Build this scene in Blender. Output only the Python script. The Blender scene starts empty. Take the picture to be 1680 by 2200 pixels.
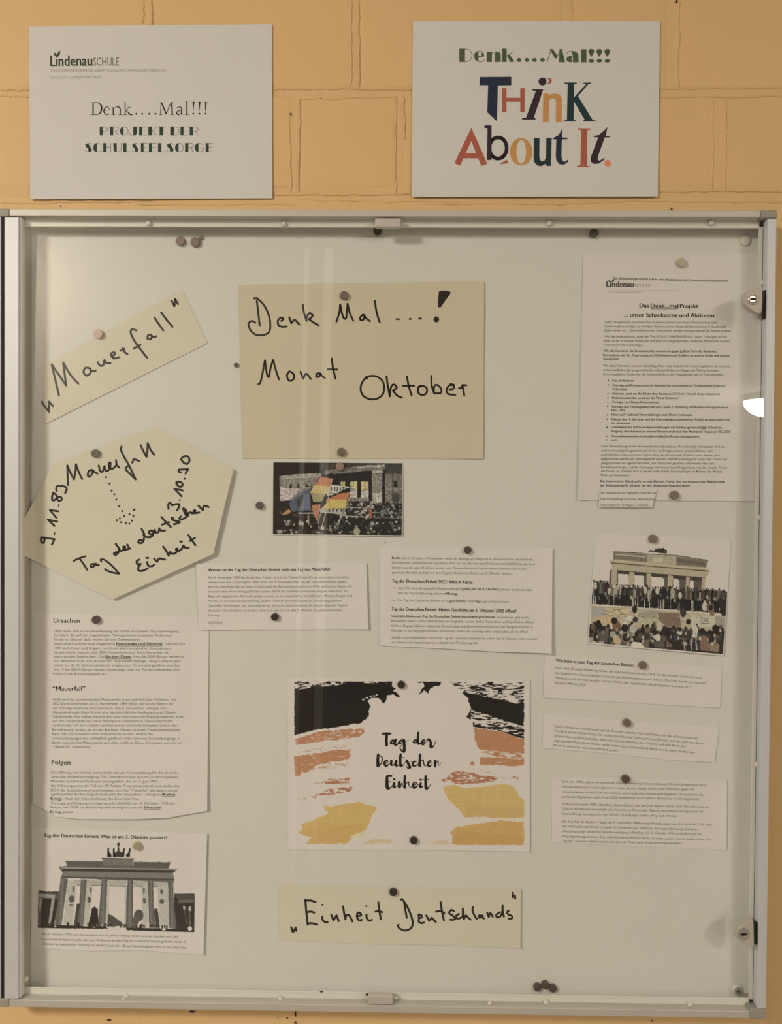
import bpy, bmesh, math, random
import numpy as np
from mathutils import Matrix, Vector
from mathutils.geometry import tessellate_polygon
random.seed(7); RNG = np.random.RandomState(7)
scene = bpy.context.scene
C = scene.collection

# ------------------------------------------------------------------ camera
F_PX = 1700.0
CAM = Vector((0.0, -0.96707, 1.5))
def _rot(a, b, c):
    return (Matrix.Rotation(a, 3, 'X') @ Matrix.Rotation(b, 3, 'Y') @ Matrix.Rotation(c, 3, 'Z'))
BASE = Matrix(((1, 0, 0), (0, 0, -1), (0, 1, 0)))
ROT = BASE @ _rot(-0.013718, 0.013627, 0.0071428)
cam_data = bpy.data.cameras.new('camera')
cam = bpy.data.objects.new('camera', cam_data); C.objects.link(cam)
cam.matrix_world = Matrix.Translation(CAM) @ ROT.to_4x4()
cam_data.sensor_fit = 'VERTICAL'; cam_data.sensor_height = 24.0
cam_data.lens = 24.0 * F_PX / 2200.0
cam_data.clip_start = 0.01
scene.camera = cam

# ------------------------------------------------------------------ world, lamps, exposure
LAMP_LEFT = (-1.70, -1.90, 2.44); LAMP_LEFT_POWER = 113.0
LAMP_RIGHT = (3.39, -6.45, 2.39); LAMP_RIGHT_POWER = 116.0
LAMP_FILL = (2.10, -2.60, 2.40); LAMP_FILL_POWER = 56.0
LAMP_COLOR = (1.0, 0.895, 0.755)
world = bpy.data.worlds.new('world'); scene.world = world; world.use_nodes = True
bg = world.node_tree.nodes['Background']
bg.inputs['Color'].default_value = (0.98, 0.84, 0.67, 1); bg.inputs['Strength'].default_value = 0.2
scene.view_settings.view_transform = 'Standard'; scene.view_settings.look = 'None'
scene.view_settings.gamma = 1.0; scene.view_settings.use_curve_mapping = False
scene.view_settings.exposure = 0.0

# ------------------------------------------------------------------ helpers
RM = np.array(ROT); CV = np.array(CAM)
def U(px, py, y):
    """pixel (measured in the photograph) -> point on the plane at depth y"""
    px = np.asarray(px, float); py = np.asarray(py, float); y = np.asarray(y, float) + 0 * px
    d = np.stack([(px - 840) / F_PX, (1100 - py) / F_PX, -np.ones_like(px)], -1) @ RM.T
    t = (y - CV[1]) / d[..., 1]
    return CV + d * t[..., None]
def U1(px, py, y): return Vector(U(px, py, y))

def lin(c):
    c = np.asarray(c, float) / 255
    return np.where(c <= 0.04045, c / 12.92, ((c + 0.055) / 1.055) ** 2.4)
WHITE_SEEN = lin((196, 187, 173)); 
def alb(c, white=0.80):
    """colour as seen under the room's light -> surface albedo"""
    a = lin(c) / WHITE_SEEN * white
    return np.clip(a, 0.004, 0.9)

def link(o, parent=None):
    C.objects.link(o)
    if parent is not None: o.parent = parent
    return o
def tag(o, label=None, cat=None, group=None, kind=None):
    if label: o['label'] = label
    if cat: o['category'] = cat
    if group: o['group'] = group
    if kind: o['kind'] = kind
    return o
def mesh_obj(name, verts, faces, mat, parent=None, smooth=False):
    me = bpy.data.meshes.new(name); me.from_pydata([tuple(v) for v in verts], [], faces); me.update()
    if mat: me.materials.append(mat)
    if smooth: me.shade_smooth()
    return link(bpy.data.objects.new(name, me), parent)
def bm_obj(name, bm, mat, parent=None, smooth=False):
    me = bpy.data.meshes.new(name); bm.normal_update(); bm.to_mesh(me); bm.free()
    if mat: me.materials.append(mat)
    if smooth: me.shade_smooth()
    return link(bpy.data.objects.new(name, me), parent)
def empty(name, loc):
    o = bpy.data.objects.new(name, None); C.objects.link(o); o.location = loc; o.empty_display_size = 0.02
    bpy.context.view_layer.update()
    return o
def add_box(bm, x0, x1, y0, y1, z0, z1, bev=0.0, seg=2):
    vs = [bm.verts.new(p) for p in ((x0,y0,z0),(x1,y0,z0),(x1,y1,z0),(x0,y1,z0),(x0,y0,z1),(x1,y0,z1),(x1,y1,z1),(x0,y1,z1))]
    fs = [bm.faces.new([vs[i] for i in f]) for f in ((0,1,5,4),(1,2,6,5),(2,3,7,6),(3,0,4,7),(4,5,6,7),(3,2,1,0))]
    if bev > 0:
        es = list({e for f in fs for e in f.edges})
        bmesh.ops.bevel(bm, geom=es, offset=bev, segments=seg, affect='EDGES', profile=0.5)
def lathe_mesh(name, prof, n, mat):
    """profile (radius, height) turned about -y"""
    vs, fs = [], []
    for r, h in prof:
        for k in range(n):
            a = 2 * math.pi * k / n; vs.append((r * math.cos(a), -h, r * math.sin(a)))
    for i in range(len(prof) - 1):
        for k in range(n):
            a, b = i * n + k, i * n + (k + 1) % n; fs.append((a, b, b + n, a + n))
    fs.append(tuple(range((len(prof) - 1) * n, len(prof) * n)))
    fs.append(tuple(reversed(range(n))))
    me = bpy.data.meshes.new(name); me.from_pydata(vs, [], fs); me.update()
    if mat: me.materials.append(mat)
    return me

# ------------------------------------------------------------------ materials
def new_mat(name, color, rough=0.6, metal=0.0, bump=0.0, bscale=200.0, var=0.0, vscale=20.0, spec=0.5, detail=3.0):
    m = bpy.data.materials.new(name); m.use_nodes = True
    nt = m.node_tree; b = nt.nodes['Principled BSDF']
    b.inputs['Roughness'].default_value = rough; b.inputs['Metallic'].default_value = metal
    b.inputs['Specular IOR Level'].default_value = spec
    col = tuple(float(x) for x in color[:3]) + (1,)
    b.inputs['Base Color'].default_value = col
    tc = nt.nodes.new('ShaderNodeTexCoord')
    if var > 0:
        n = nt.nodes.new('ShaderNodeTexNoise'); n.inputs['Scale'].default_value = vscale; n.inputs['Detail'].default_value = detail
        nt.links.new(tc.outputs['Object'], n.inputs['Vector'])
        mx = nt.nodes.new('ShaderNodeMix'); mx.data_type = 'RGBA'
        mx.inputs[6].default_value = tuple(c * (1 - var) for c in col[:3]) + (1,)
        mx.inputs[7].default_value = tuple(min(1, c * (1 + var)) for c in col[:3]) + (1,)
        nt.links.new(n.outputs['Fac'], mx.inputs[0]); nt.links.new(mx.outputs[2], b.inputs['Base Color'])
    if bump > 0:
        n2 = nt.nodes.new('ShaderNodeTexNoise'); n2.inputs['Scale'].default_value = bscale; n2.inputs['Detail'].default_value = 4
        nt.links.new(tc.outputs['Object'], n2.inputs['Vector'])
        bp = nt.nodes.new('ShaderNodeBump'); bp.inputs['Strength'].default_value = 1.0; bp.inputs['Distance'].default_value = bump
        nt.links.new(n2.outputs['Fac'], bp.inputs['Height']); nt.links.new(bp.outputs['Normal'], b.inputs['Normal'])
    return m
def attr_mat(name, rough=0.7):
    m = bpy.data.materials.new(name); m.use_nodes = True; nt = m.node_tree
    b = nt.nodes['Principled BSDF']; b.inputs['Roughness'].default_value = rough; b.inputs['Specular IOR Level'].default_value = 0.25
    a = nt.nodes.new('ShaderNodeAttribute'); a.attribute_name = 'print'
    nt.links.new(a.outputs['Color'], b.inputs['Base Color'])
    return m
WALL = alb((201, 164, 111), 0.72)
M_wall = new_mat('painted_masonry', WALL, 0.62, bump=0.0009, bscale=42, var=0.035, vscale=6, spec=0.3)
M_mortar = new_mat('painted_mortar', WALL * 0.985, 0.65, bump=0.0012, bscale=110, var=0.04, vscale=12, spec=0.3)
M_board = new_mat('whiteboard_steel', alb((196, 188, 172)), 0.6, var=0.02, vscale=3, spec=0.3)
M_alu = new_mat('anodised_aluminium', (0.58, 0.57, 0.53), 0.55, metal=0.3, bump=0.00003, bscale=900, var=0.03, vscale=60)
M_alu_lit = new_mat('lit_aluminium', (0.625, 0.665, 0.72), 0.50, metal=0.2, bump=0.00002, bscale=900, var=0.02, vscale=30)  # lighter copy of the aluminium, bright reflection on the uprights put into the colour
M_alu_in = new_mat('inner_aluminium', (0.84, 0.83, 0.79), 0.5, metal=0.05, var=0.03, vscale=40)
M_side_shade = new_mat('shaded_aluminium', (0.46, 0.44, 0.385), 0.5, metal=0.1, var=0.03, vscale=40)  # darker copy of the inner aluminium, shade of the side wall in the colour
M_capgrey = new_mat('grey_plastic', (0.34, 0.33, 0.29), 0.55, bump=0.00004, bscale=800)
M_chrome = new_mat('nickel', (0.62, 0.60, 0.55), 0.32, metal=1.0)
M_zinc = new_mat('zinc_casting', (0.50, 0.48, 0.43), 0.5, metal=0.1, var=0.03, vscale=150)
M_dark = new_mat('dark_gap', (0.015, 0.013, 0.011), 0.8)
M_black = new_mat('black_ink', (0.010, 0.009, 0.009), 0.45, spec=0.3)
M_ink = new_mat('toner', (0.028, 0.026, 0.026), 0.6, spec=0.2)
M_inkgrey = new_mat('grey_toner', (0.17, 0.16, 0.155), 0.7, spec=0.2)
M_inklight = new_mat('light_grey_toner', (0.33, 0.31, 0.285), 0.7, spec=0.2)
M_green = new_mat('green_ink', alb((58, 66, 46)), 0.7, spec=0.2)
M_green2 = new_mat('olive_ink', alb((70, 80, 56)), 0.7, spec=0.2, var=0.15, vscale=300)
M_dgreen = new_mat('dark_green_ink', alb((44, 58, 46)), 0.7, spec=0.2)
M_navy = new_mat('navy_ink', alb((36, 43, 54)), 0.7, spec=0.2, var=0.15, vscale=250)
M_plum = new_mat('plum_ink', alb((48, 38, 42)), 0.7, spec=0.2, var=0.15, vscale=250)
M_red = new_mat('coral_ink', alb((150, 82, 64)), 0.7, spec=0.2, var=0.12, vscale=250)
M_orange = new_mat('orange_ink', alb((176, 126, 72)), 0.7, spec=0.2, var=0.1, vscale=250)
M_teal = new_mat('teal_ink', alb((33, 50, 50)), 0.7, spec=0.2, var=0.15, vscale=250)
M_dot = new_mat('salmon_ink', alb((196, 124, 88)), 0.7, spec=0.2)
M_paper = new_mat('white_paper', (0.86, 0.845, 0.855), 0.85, bump=0.00010, bscale=60, var=0.01, vscale=15, spec=0.2)
M_paper_c = new_mat('copier_paper', (0.71, 0.725, 0.735), 0.85, bump=0.00015, bscale=35, var=0.01, vscale=15, spec=0.2)
M_card = new_mat('cream_card', alb((190, 175, 147), 0.80), 0.85, bump=0.00008, bscale=80, var=0.015, vscale=18, spec=0.2)
M_card2 = new_mat('pale_cream_card', alb((194, 183, 159), 0.80), 0.85, bump=0.00008, bscale=80, var=0.015, vscale=18, spec=0.2)
M_print = attr_mat('printed_picture')
M_plastic = new_mat('white_plastic', (0.80, 0.77, 0.70), 0.35)
M_bump = new_mat('clear_rubber', (0.80, 0.79, 0.74), 0.2)
M_glass = bpy.data.materials.new('clear_glass'); M_glass.use_nodes = True
nt = M_glass.node_tree; nt.nodes.remove(nt.nodes['Principled BSDF'])
geo = nt.nodes.new('ShaderNodeNewGeometry'); dt = nt.nodes.new('ShaderNodeVectorMath'); dt.operation = 'DOT_PRODUCT'
nt.links.new(geo.outputs['Incoming'], dt.inputs[0]); nt.links.new(geo.outputs['Normal'], dt.inputs[1])
def _math(op, a, b=None):
    n = nt.nodes.new('ShaderNodeMath'); n.operation = op
    for i, v in enumerate((a, b)):
        if v is None: continue
        if isinstance(v, (int, float)): n.inputs[i].default_value = v
        else: nt.links.new(v, n.inputs[i])
    return n.outputs[0]
_ac = _math('ABSOLUTE', dt.outputs['Value']); fres = _math('ADD', _math('MULTIPLY', _math('POWER', _math('SUBTRACT', 1.0, _ac), 5.0), 0.96), 0.04)
tr = nt.nodes.new('ShaderNodeBsdfTransparent'); tr.inputs['Color'].default_value = (0.985, 0.992, 0.985, 1)
gl = nt.nodes.new('ShaderNodeBsdfGlossy'); gl.inputs['Roughness'].default_value = 0.0
mx = nt.nodes.new('ShaderNodeMixShader')
nt.links.new(fres, mx.inputs[0]); nt.links.new(tr.outputs[0], mx.inputs[1]); nt.links.new(gl.outputs[0], mx.inputs[2])
nt.links.new(mx.outputs[0], nt.nodes['Material Output'].inputs['Surface'])
def emit_mat(name, col, s):
    m = bpy.data.materials.new(name); m.use_nodes = True; b = m.node_tree.nodes['Principled BSDF']
    b.inputs['Base Color'].default_value = (0.8, 0.8, 0.8, 1)
    b.inputs['Emission Color'].default_value = tuple(col) + (1,); b.inputs['Emission Strength'].default_value = s
    return m

# ------------------------------------------------------------------ 2D drawing collector
def crom(pts, n=6, closed=False):
    P = [np.array(p, float) for p in pts]
    if len(P) < 3 and not closed: return P
    out = []; L = len(P)
    rng = range(L if closed else L - 1)
    for i in rng:
        p0 = P[(i - 1) % L] if (closed or i > 0) else P[0]
        p1 = P[i]; p2 = P[(i + 1) % L]
        p3 = P[(i + 2) % L] if (closed or i + 2 < L) else P[-1]
        for k in range(n):
            t = k / n
            out.append(0.5 * ((2*p1) + (-p0+p2)*t + (2*p0-5*p1+4*p2-p3)*t*t + (-p0+3*p1-3*p2+p3)*t**3))
    if not closed: out.append(P[-1])
    return out
class Draw:
    def __init__(s, ox=0, oy=0, sc=1.0): s.v = []; s.f = []; s.frame(ox, oy, sc)
    def frame(s, ox, oy, sc): s.ox, s.oy, s.sc = ox, oy, sc; return s
    def _a(s, pts):
        i0 = len(s.v)
        s.v += [(s.ox + p[0] / s.sc, s.oy + p[1] / s.sc) for p in pts]; return i0
    def poly(s, pts):
        i0 = s._a(pts)
        for t in tessellate_polygon([[Vector((p[0], p[1], 0)) for p in pts]]): s.f.append(tuple(i0 + k for k in t))
        return s
    def holed(s, outer, inner):
        n = len(outer); i0 = s._a(list(outer) + list(inner))
        for k in range(n): s.f.append((i0+k, i0+(k+1) % n, i0+n+(k+1) % n, i0+n+k))
        return s
    def circ(s, x, y, r, ry=None, n=12):
        ry = ry or r
        i0 = s._a([(x + r*math.cos(2*math.pi*k/n), y + ry*math.sin(2*math.pi*k/n)) for k in range(n)])
        s.f.append(tuple(range(i0, i0 + n))); return s
    def ring(s, x, y, rx, ry, w, n=24): return s.st([(x+rx*math.cos(2*math.pi*k/n), y+ry*math.sin(2*math.pi*k/n)) for k in range(n)], w, closed=True)
    def rect(s, x0, y0, x1, y1): return s.poly([(x0,y0),(x1,y0),(x1,y1),(x0,y1)])
    def st(s, pts, w, closed=False, smooth=True, caps=True, n=6):
        """stroke: points (x,y) or (x,y,width)"""
        P = [(p[0], p[1], p[2] if len(p) > 2 else w) for p in pts]
        Q = crom(P, n, closed) if smooth else [np.array(p, float) for p in P]
        keep = [Q[0]]
        for q in Q[1:]:
            if np.hypot(*(q[:2] - keep[-1][:2])) > 1e-3: keep.append(q)
        Q = keep
        if len(Q) < 2: return s.circ(P[0][0], P[0][1], P[0][2] / 2)
        L = len(Q); rows = []
        for i in range(L):
            a = Q[(i-1) % L] if (closed or i > 0) else Q[i]; b = Q[(i+1) % L] if (closed or i < L-1) else Q[i]
            t = b[:2] - a[:2]; t = t / (np.hypot(*t) + 1e-9); nn = np.array([-t[1], t[0]]); h = max(Q[i][2], 0.01) / 2
            rows += [Q[i][:2] + nn*h, Q[i][:2] - nn*h]
        i0 = s._a(rows)
        for i in range(L if closed else L - 1):
            j = (i + 1) % L; s.f.append((i0+2*i, i0+2*j, i0+2*j+1, i0+2*i+1))
        if caps:
            if not closed:
                for q in (Q[0], Q[-1]): s.circ(q[0], q[1], q[2] / 2, n=10)
            for p in P[1:-1]: s.circ(p[0], p[1], p[2] / 2, n=8)
        return s

# ------------------------------------------------------------------ text through Blender's built-in font
_tc = bpy.data.curves.new('glyphs', 'FONT'); _to = bpy.data.objects.new('glyphs', _tc)
_tc.resolution_u = 2; _tc.fill_mode = 'FRONT'; _tc.size = 1.0
def _mesh_of(body, off, sp):
    _tc.body = body; _tc.offset = off; _tc.space_character = sp
    me = bpy.data.meshes.new_from_object(_to)
    v = np.zeros(len(me.vertices) * 3); me.vertices.foreach_get('co', v); v = v.reshape(-1, 3)[:, :2]
    f = [tuple(p.vertices) for p in me.polygons]; bpy.data.meshes.remove(me)
    return v, f
_cap = _mesh_of('H', 0, 1)[0][:, 1].max()
def text(D, body, x0, y0, x1, y1=None, cap=6.0, bold=0.0, shear=0.0, sp=1.0):
    """baseline from (x0,y0) to (x1,y1) in D's frame, stretched to fit"""
    if y1 is None: y1 = y0
    dup_ = bold > .014
    v, f = _mesh_of(body, 0.0, sp)
    if len(v) == 0: return D
    mn, mxx = v[:, 0].min(), v[:, 0].max()
    u = (v[:, 0] - mn) / (mxx - mn); h = v[:, 1] / _cap * cap
    dx, dy = x1 - x0, y1 - y0; L = math.hypot(dx, dy); ex, ey = dx / L, dy / L
    X = x0 + u * dx + h * (ey + shear); Y = y0 + u * dy - h * ex
    sh = cap * bold * 1.3
    for q_ in ((-sh, sh) if dup_ else (0.0,)):
        i0 = D._a(list(zip(X + q_, Y))); D.f += [tuple(i0 + k for k in q) for q in f]
    return D

# ------------------------------------------------------------------ sheets of paper
BOARD_Y = -0.010
class Sheet:
    """ruled sheet between an upper and a lower edge (photo pixels), lifted off its backing by lift(s,t) mm"""
    def __init__(s, name, top, bot, mat, label, cat='paper', group=None, base=0.5, lift=None, back=BOARD_Y, nu=60, nv=40, thick=0.00022):
        s.top = np.array(top, float); s.bot = np.array(bot, float); s.base = base; s.liftf = lift; s.back = back
        A = np.concatenate([s.top, s.bot]); s.x0, s.y0 = A.min(0); s.x1, s.y1 = A.max(0)
        def chain(c, n):
            d = np.r_[0, np.cumsum(np.hypot(*np.diff(c, axis=0).T))]; d /= d[-1]
            t = np.unique(np.r_[np.linspace(0, 1, n + 1)])
            idx = [int(round(q * n)) for q in d]
            for k, i in enumerate(idx): t[i] = d[k]
            return np.stack([np.interp(t, d, c[:, 0]), np.interp(t, d, c[:, 1])], 1)
        T, B = chain(s.top, nu), chain(s.bot, nu)
        vs = []
        for j in range(nv + 1):
            w = j / nv; vs.append(T * (1 - w) + B * w)
        V = np.concatenate(vs); Pf = s.map(V[:, 0], V[:, 1], 0.0)
        cx, cz = Pf[:, 0].mean(), Pf[:, 2].mean()
        s.origin = Vector((cx, back, cz))
        n = nu + 1; fr = [(j*n+i, (j+1)*n+i, (j+1)*n+i+1, j*n+i+1) for j in range(nv) for i in range(nu)]
        N = len(V); Pb = Pf + np.array([0, thick, 0])
        fb = [tuple(N + k for k in reversed(f)) for f in fr]; M2 = 2 * N
        ring = [i for i in range(n)] + [j*n+nu for j in range(1, nv+1)] + [nv*n+i for i in range(nu-1, -1, -1)] + [j*n for j in range(nv-1, 0, -1)]
        R_ = len(ring); fe = [(M2 + k, M2 + (k+1) % R_, M2 + R_ + (k+1) % R_, M2 + R_ + k) for k in range(R_)]
        s.root = empty(name, s.origin); tag(s.root, label, cat, group)
        allv = np.concatenate([Pf, Pb, Pf[ring], Pb[ring]]) - np.array(s.origin)
        s.sheet = mesh_obj('sheet', allv, fr + fb + fe, mat, s.root, smooth=False)
        me = s.sheet.data
        sm = np.zeros(len(me.polygons), bool); sm[:len(fr)] = True; me.polygons.foreach_set('use_smooth', sm)
    def map(s, px, py, off):
        a = (np.asarray(px) - s.x0) / (s.x1 - s.x0); b = (np.asarray(py) - s.y0) / (s.y1 - s.y0)
        l = s.base + (s.liftf(np.clip(a, 0, 1), np.clip(b, 0, 1)) if s.liftf else 0 * a)
        return U(px, py, s.back - (l + off) / 1000.0)
    def put(s, D, name, mat, off=0.09, label=None):
        if not D.v: return
        v = np.array(D.v); P = s.map(v[:, 0], v[:, 1], off) - np.array(s.origin)
        o = mesh_obj(name, P, D.f, mat, s.root)
        if label: o['label'] = label
        return o
    def picture(s, quad, img, ox, oy, ss, name='printed_picture', step=1.0, off=0.06):
        """colour print: grid over quad (TL,TR,BR,BL pixels), colours from the painted array img (ss samples per pixel)"""
        q = np.array(quad, float); w = np.hypot(*(q[1]-q[0])); h = np.hypot(*(q[3]-q[0]))
        nu, nv = int(w / step), int(h / step)
        a, b = np.meshgrid(np.linspace(0, 1, nu+1), np.linspace(0, 1, nv+1))
        X = (q[0,0]*(1-a)+q[1,0]*a)*(1-b)+(q[3,0]*(1-a)+q[2,0]*a)*b
        Y = (q[0,1]*(1-a)+q[1,1]*a)*(1-b)+(q[3,1]*(1-a)+q[2,1]*a)*b
        P = s.map(X.ravel(), Y.ravel(), off) - np.array(s.origin)
        ii = np.clip(((X-ox)*ss).astype(int), 0, img.shape[1]-1); jj = np.clip(((Y-oy)*ss).astype(int), 0, img.shape[0]-1)
        col = alb(img)[jj, ii].reshape(-1, 3)
        me = bpy.data.meshes.new(name); n = nu + 1
        base = (np.arange(nv)[:, None]*n + np.arange(nu)[None, :]).ravel()
        F = np.stack([base, base+n, base+n+1, base+1], 1)
        me.vertices.add(len(P)); me.vertices.foreach_set('co', P.ravel())
        me.loops.add(F.size); me.loops.foreach_set('vertex_index', F.ravel().astype(np.int32))
        me.polygons.add(len(F)); me.polygons.foreach_set('loop_start', (np.arange(len(F))*4).astype(np.int32))
        me.update(calc_edges=True)
        at = me.color_attributes.new('print', 'FLOAT_COLOR', 'POINT')
        at.data.foreach_set('color', np.concatenate([col, np.ones((len(col), 1))], 1).astype(np.float32).ravel())
        me.materials.append(M_print)
        return link(bpy.data.objects.new(name, me), s.root)

# painted arrays
def noise(h, w, cx, cy, seed, oct=3):
    r = np.random.RandomState(seed); out = np.zeros((h, w)); amp = 1; tot = 0
    for o in range(oct):
        gx, gy = max(2, int(w / cx * 2**o) + 2), max(2, int(h / cy * 2**o) + 2)
        g = r.rand(gy, gx); X = np.linspace(0, gx - 1.001, w); Y = np.linspace(0, gy - 1.001, h)
        xi, yi = X.astype(int), Y.astype(int); fx, fy = X - xi, (Y - yi)[:, None]
        a = g[yi][:, xi]*(1-fx)+g[yi][:, xi+1]*fx; b = g[yi+1][:, xi]*(1-fx)+g[yi+1][:, xi+1]*fx
        out += amp * (a*(1-fy)+b*fy); tot += amp; amp *= 0.55
    return out / tot
class Paint:
    def __init__(s, x0, y0, x1, y1, ss, bg):
        s.x0, s.y0, s.ss = x0, y0, ss; s.w, s.h = int((x1-x0)*ss), int((y1-y0)*ss)
        s.img = np.zeros((s.h, s.w, 3)) + np.array(bg, float)
        s.X, s.Y = np.meshgrid(x0 + (np.arange(s.w)+.5)/ss, y0 + (np.arange(s.h)+.5)/ss); s.fo = (0, 0, 1.0)
        s.wx = s.X; s.wy = s.Y
    def frame(s, ox, oy, sc): s.fo = (ox, oy, sc); return s
    def warp(s, amp, size, seed=1):
        if amp == 0: s.wx, s.wy = s.X, s.Y
        else:
            s.wx = s.X + (noise(s.h, s.w, size*s.ss, size*s.ss, seed)-.5)*2*amp; s.wy = s.Y + (noise(s.h, s.w, size*s.ss, size*s.ss, seed+9)-.5)*2*amp
        return s
    def mask(s, pts):
        P = [(s.fo[0]+p[0]/s.fo[2], s.fo[1]+p[1]/s.fo[2]) for p in pts]
        xs = [p[0] for p in P]; ys = [p[1] for p in P]; m = 6
        j0 = max(0, int((min(ys)-s.y0-m)*s.ss)); j1 = min(s.h, int((max(ys)-s.y0+m)*s.ss)+1)
        i0 = max(0, int((min(xs)-s.x0-m)*s.ss)); i1 = min(s.w, int((max(xs)-s.x0+m)*s.ss)+1)
        if j1 <= j0 or i1 <= i0: return None
        X, Y = s.wx[j0:j1, i0:i1], s.wy[j0:j1, i0:i1]; ins = np.zeros(X.shape, bool); k = len(P)
        for a in range(k):
            xa, ya = P[a]; xb, yb = P[(a+1) % k]
            if ya == yb: continue
            c = ((ya > Y) != (yb > Y)) & (X < (xb-xa)*(Y-ya)/(yb-ya)+xa); ins ^= c
        return (slice(j0, j1), slice(i0, i1)), ins
    def poly(s, pts, col, alpha=1.0, holes=None):
        r = s.mask(pts)
        if r is None: return s
        sl, m = r
        if holes is not None: m = m & ~holes[sl]
        s.img[sl][m] = s.img[sl][m]*(1-alpha) + np.array(col, float)*alpha
        return s
    def rect(s, x0, y0, x1, y1, col, alpha=1.0): return s.poly([(x0,y0),(x1,y0),(x1,y1),(x0,y1)], col, alpha)
    def ell(s, x, y, rx, ry, col, alpha=1.0, n=12): return s.poly([(x+rx*math.cos(6.2832*k/n), y+ry*math.sin(6.2832*k/n)) for k in range(n)], col, alpha)
    def line(s, pts, w, col, alpha=1.0):
        for a, b in zip(pts[:-1], pts[1:]):
            d = math.hypot(b[0]-a[0], b[1]-a[1]) + 1e-6; nx, ny = -(b[1]-a[1])/d*w/2, (b[0]-a[0])/d*w/2
            s.poly([(a[0]+nx,a[1]+ny),(b[0]+nx,b[1]+ny),(b[0]-nx,b[1]-ny),(a[0]-nx,a[1]-ny)], col, alpha)
        return s
    def grain(s, amp, size, seed):
        s.img = s.img * (1 + (noise(s.h, s.w, size*s.ss, size*s.ss, seed)[..., None]-.5)*2*amp); return s
    def out(s):
        k = np.array([.25, .5, .25]); im = s.img
        for ax in (0, 1):
            im = k[0]*np.roll(im, 1, ax)+k[1]*im+k[2]*np.roll(im, -1, ax)
        return np.clip(im, 0, 255)

# ================================================================== THE WALL
def structure(o): o['kind'] = 'structure'; return o
zj1 = float(U1(840, 196, 0).z); zj2 = float(U1(840, 412, 0).z)
PITCH = zj1 - zj2
XJ_up = float(U1(765, 100, 0).x); XJ_mid = float(U1(635, 300, 0).x)
LEN = float(U1(765, 100, 0).x - U1(318, 100, 0).x)
JW = 0.0095
wall = mesh_obj('wall_back', [(-1.45, .0007, .0), (1.45, .0007, .0), (1.45, .0007, 2.5), (-1.45, .0007, 2.5),
    (-1.45, .24, .0), (1.45, .24, .0), (1.45, .24, 2.5), (-1.45, .24, 2.5)],
    [(0,1,2,3),(5,4,7,6),(4,0,3,7),(1,5,6,2),(3,2,6,7),(4,5,1,0)], M_mortar)
structure(wall)
def brick_mesh(w, h, seed):
    r = random.Random(seed); bm = bmesh.new()
    nx, nz = 8, 4
    def ring(inset, y, jit):
        pts = []
        def P(x, z): pts.append((x + r.uniform(-jit, jit), y, z + r.uniform(-jit, jit)))
        x0, x1, z0, z1 = -w/2+inset, w/2-inset, -h/2+inset, h/2-inset
        for i in range(nx): P(x0+(x1-x0)*i/nx, z0)
        for i in range(nz): P(x1, z0+(z1-z0)*i/nz)
        for i in range(nx): P(x1-(x1-x0)*i/nx, z1)
        for i in range(nz): P(x0, z1-(z1-z0)*i/nz)
        return [bm.verts.new(p) for p in pts]
    R = [ring(-.0012, .0022, .0003), ring(0.0, .0007, .0009), ring(.0032, .00025, .0012), ring(.0085, 0.0, .0008)]
    for a, b in zip(R[:-1], R[1:]):
        for k in range(len(a)): bm.faces.new((a[k], a[(k+1) % len(a)], b[(k+1) % len(b)], b[k]))
    bm.faces.new(R[-1]); bm.normal_update()
    me = bpy.data.meshes.new('brick'); bm.to_mesh(me); bm.free(); me.materials.append(M_wall); me.shade_smooth(); return me
full = [brick_mesh(LEN-JW, PITCH-JW, k) for k in range(4)]
half = [brick_mesh(LEN/2-JW, PITCH-JW, 20+k) for k in range(2)]
rows = int(2.6 / PITCH) + 2
for r_ in range(-3, 14):
    zc = zj1 - PITCH * (r_ - 0.5) ; zc -= 0
    zc = zj1 + PITCH/2 - PITCH * r_          # row 0 = upper course
    if zc < 0.35 or zc > 2.5: continue
    xoff = XJ_up if r_ % 2 == 0 else XJ_mid
    k = -6; x = xoff - 5 * LEN
    while x < 1.3:
        # half bricks seen in the photograph
        ln = LEN; me = random.choice(full)
        if r_ == 0 and abs(x - (XJ_up + LEN)) < .02: ln = LEN / 2; me = half[0]
        if r_ == 1 and abs(x - XJ_mid) < .02: ln = LEN / 2; me = half[1]
        xc = x + ln / 2
        if -1.3 < xc < 1.3:
            o = bpy.data.objects.new('brick', me); link(o, wall); o.location = (xc, random.uniform(0, .0003), zc)
        x += ln
# ragged mortar smears beside the joints
def bead(x0, z0, x1, z1, w, h, seed):
    r = random.Random(seed); n = 26; vs = []; fs = []
    dx, dz = x1-x0, z1-z0; L = math.hypot(dx, dz); nx, nz = -dz/L, dx/L
    wob = 0
    for i in range(n+1):
        t = i/n; wob = wob*.7 + r.uniform(-.0007, .0007); ww = w*r.uniform(.55, 1.25); hh = h*r.uniform(.5, 1.2)
        if i in (0, n): hh = 0; ww *= .4
        for q, y in ((-1, .0004), (-.5, -hh*.7), (0, -hh), (.5, -hh*.7), (1, .0004)):
            vs.append((x0+dx*t+nx*(wob+q*ww/2), y, z0+dz*t+nz*(wob+q*ww/2)))
    for i in range(n):
        for q in range(4): a = i*5+q; fs.append((a, a+1, a+6, a+5))
    o = mesh_obj('mortar_ridge', vs, fs, M_mortar, wall, smooth=True)
def bpx(x0, y0, x1, y1, w, h, seed):
    a, b = U1(x0, y0, 0), U1(x1, y1, 0); bead(a.x, a.z, b.x, b.z, w, h, seed)
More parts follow.
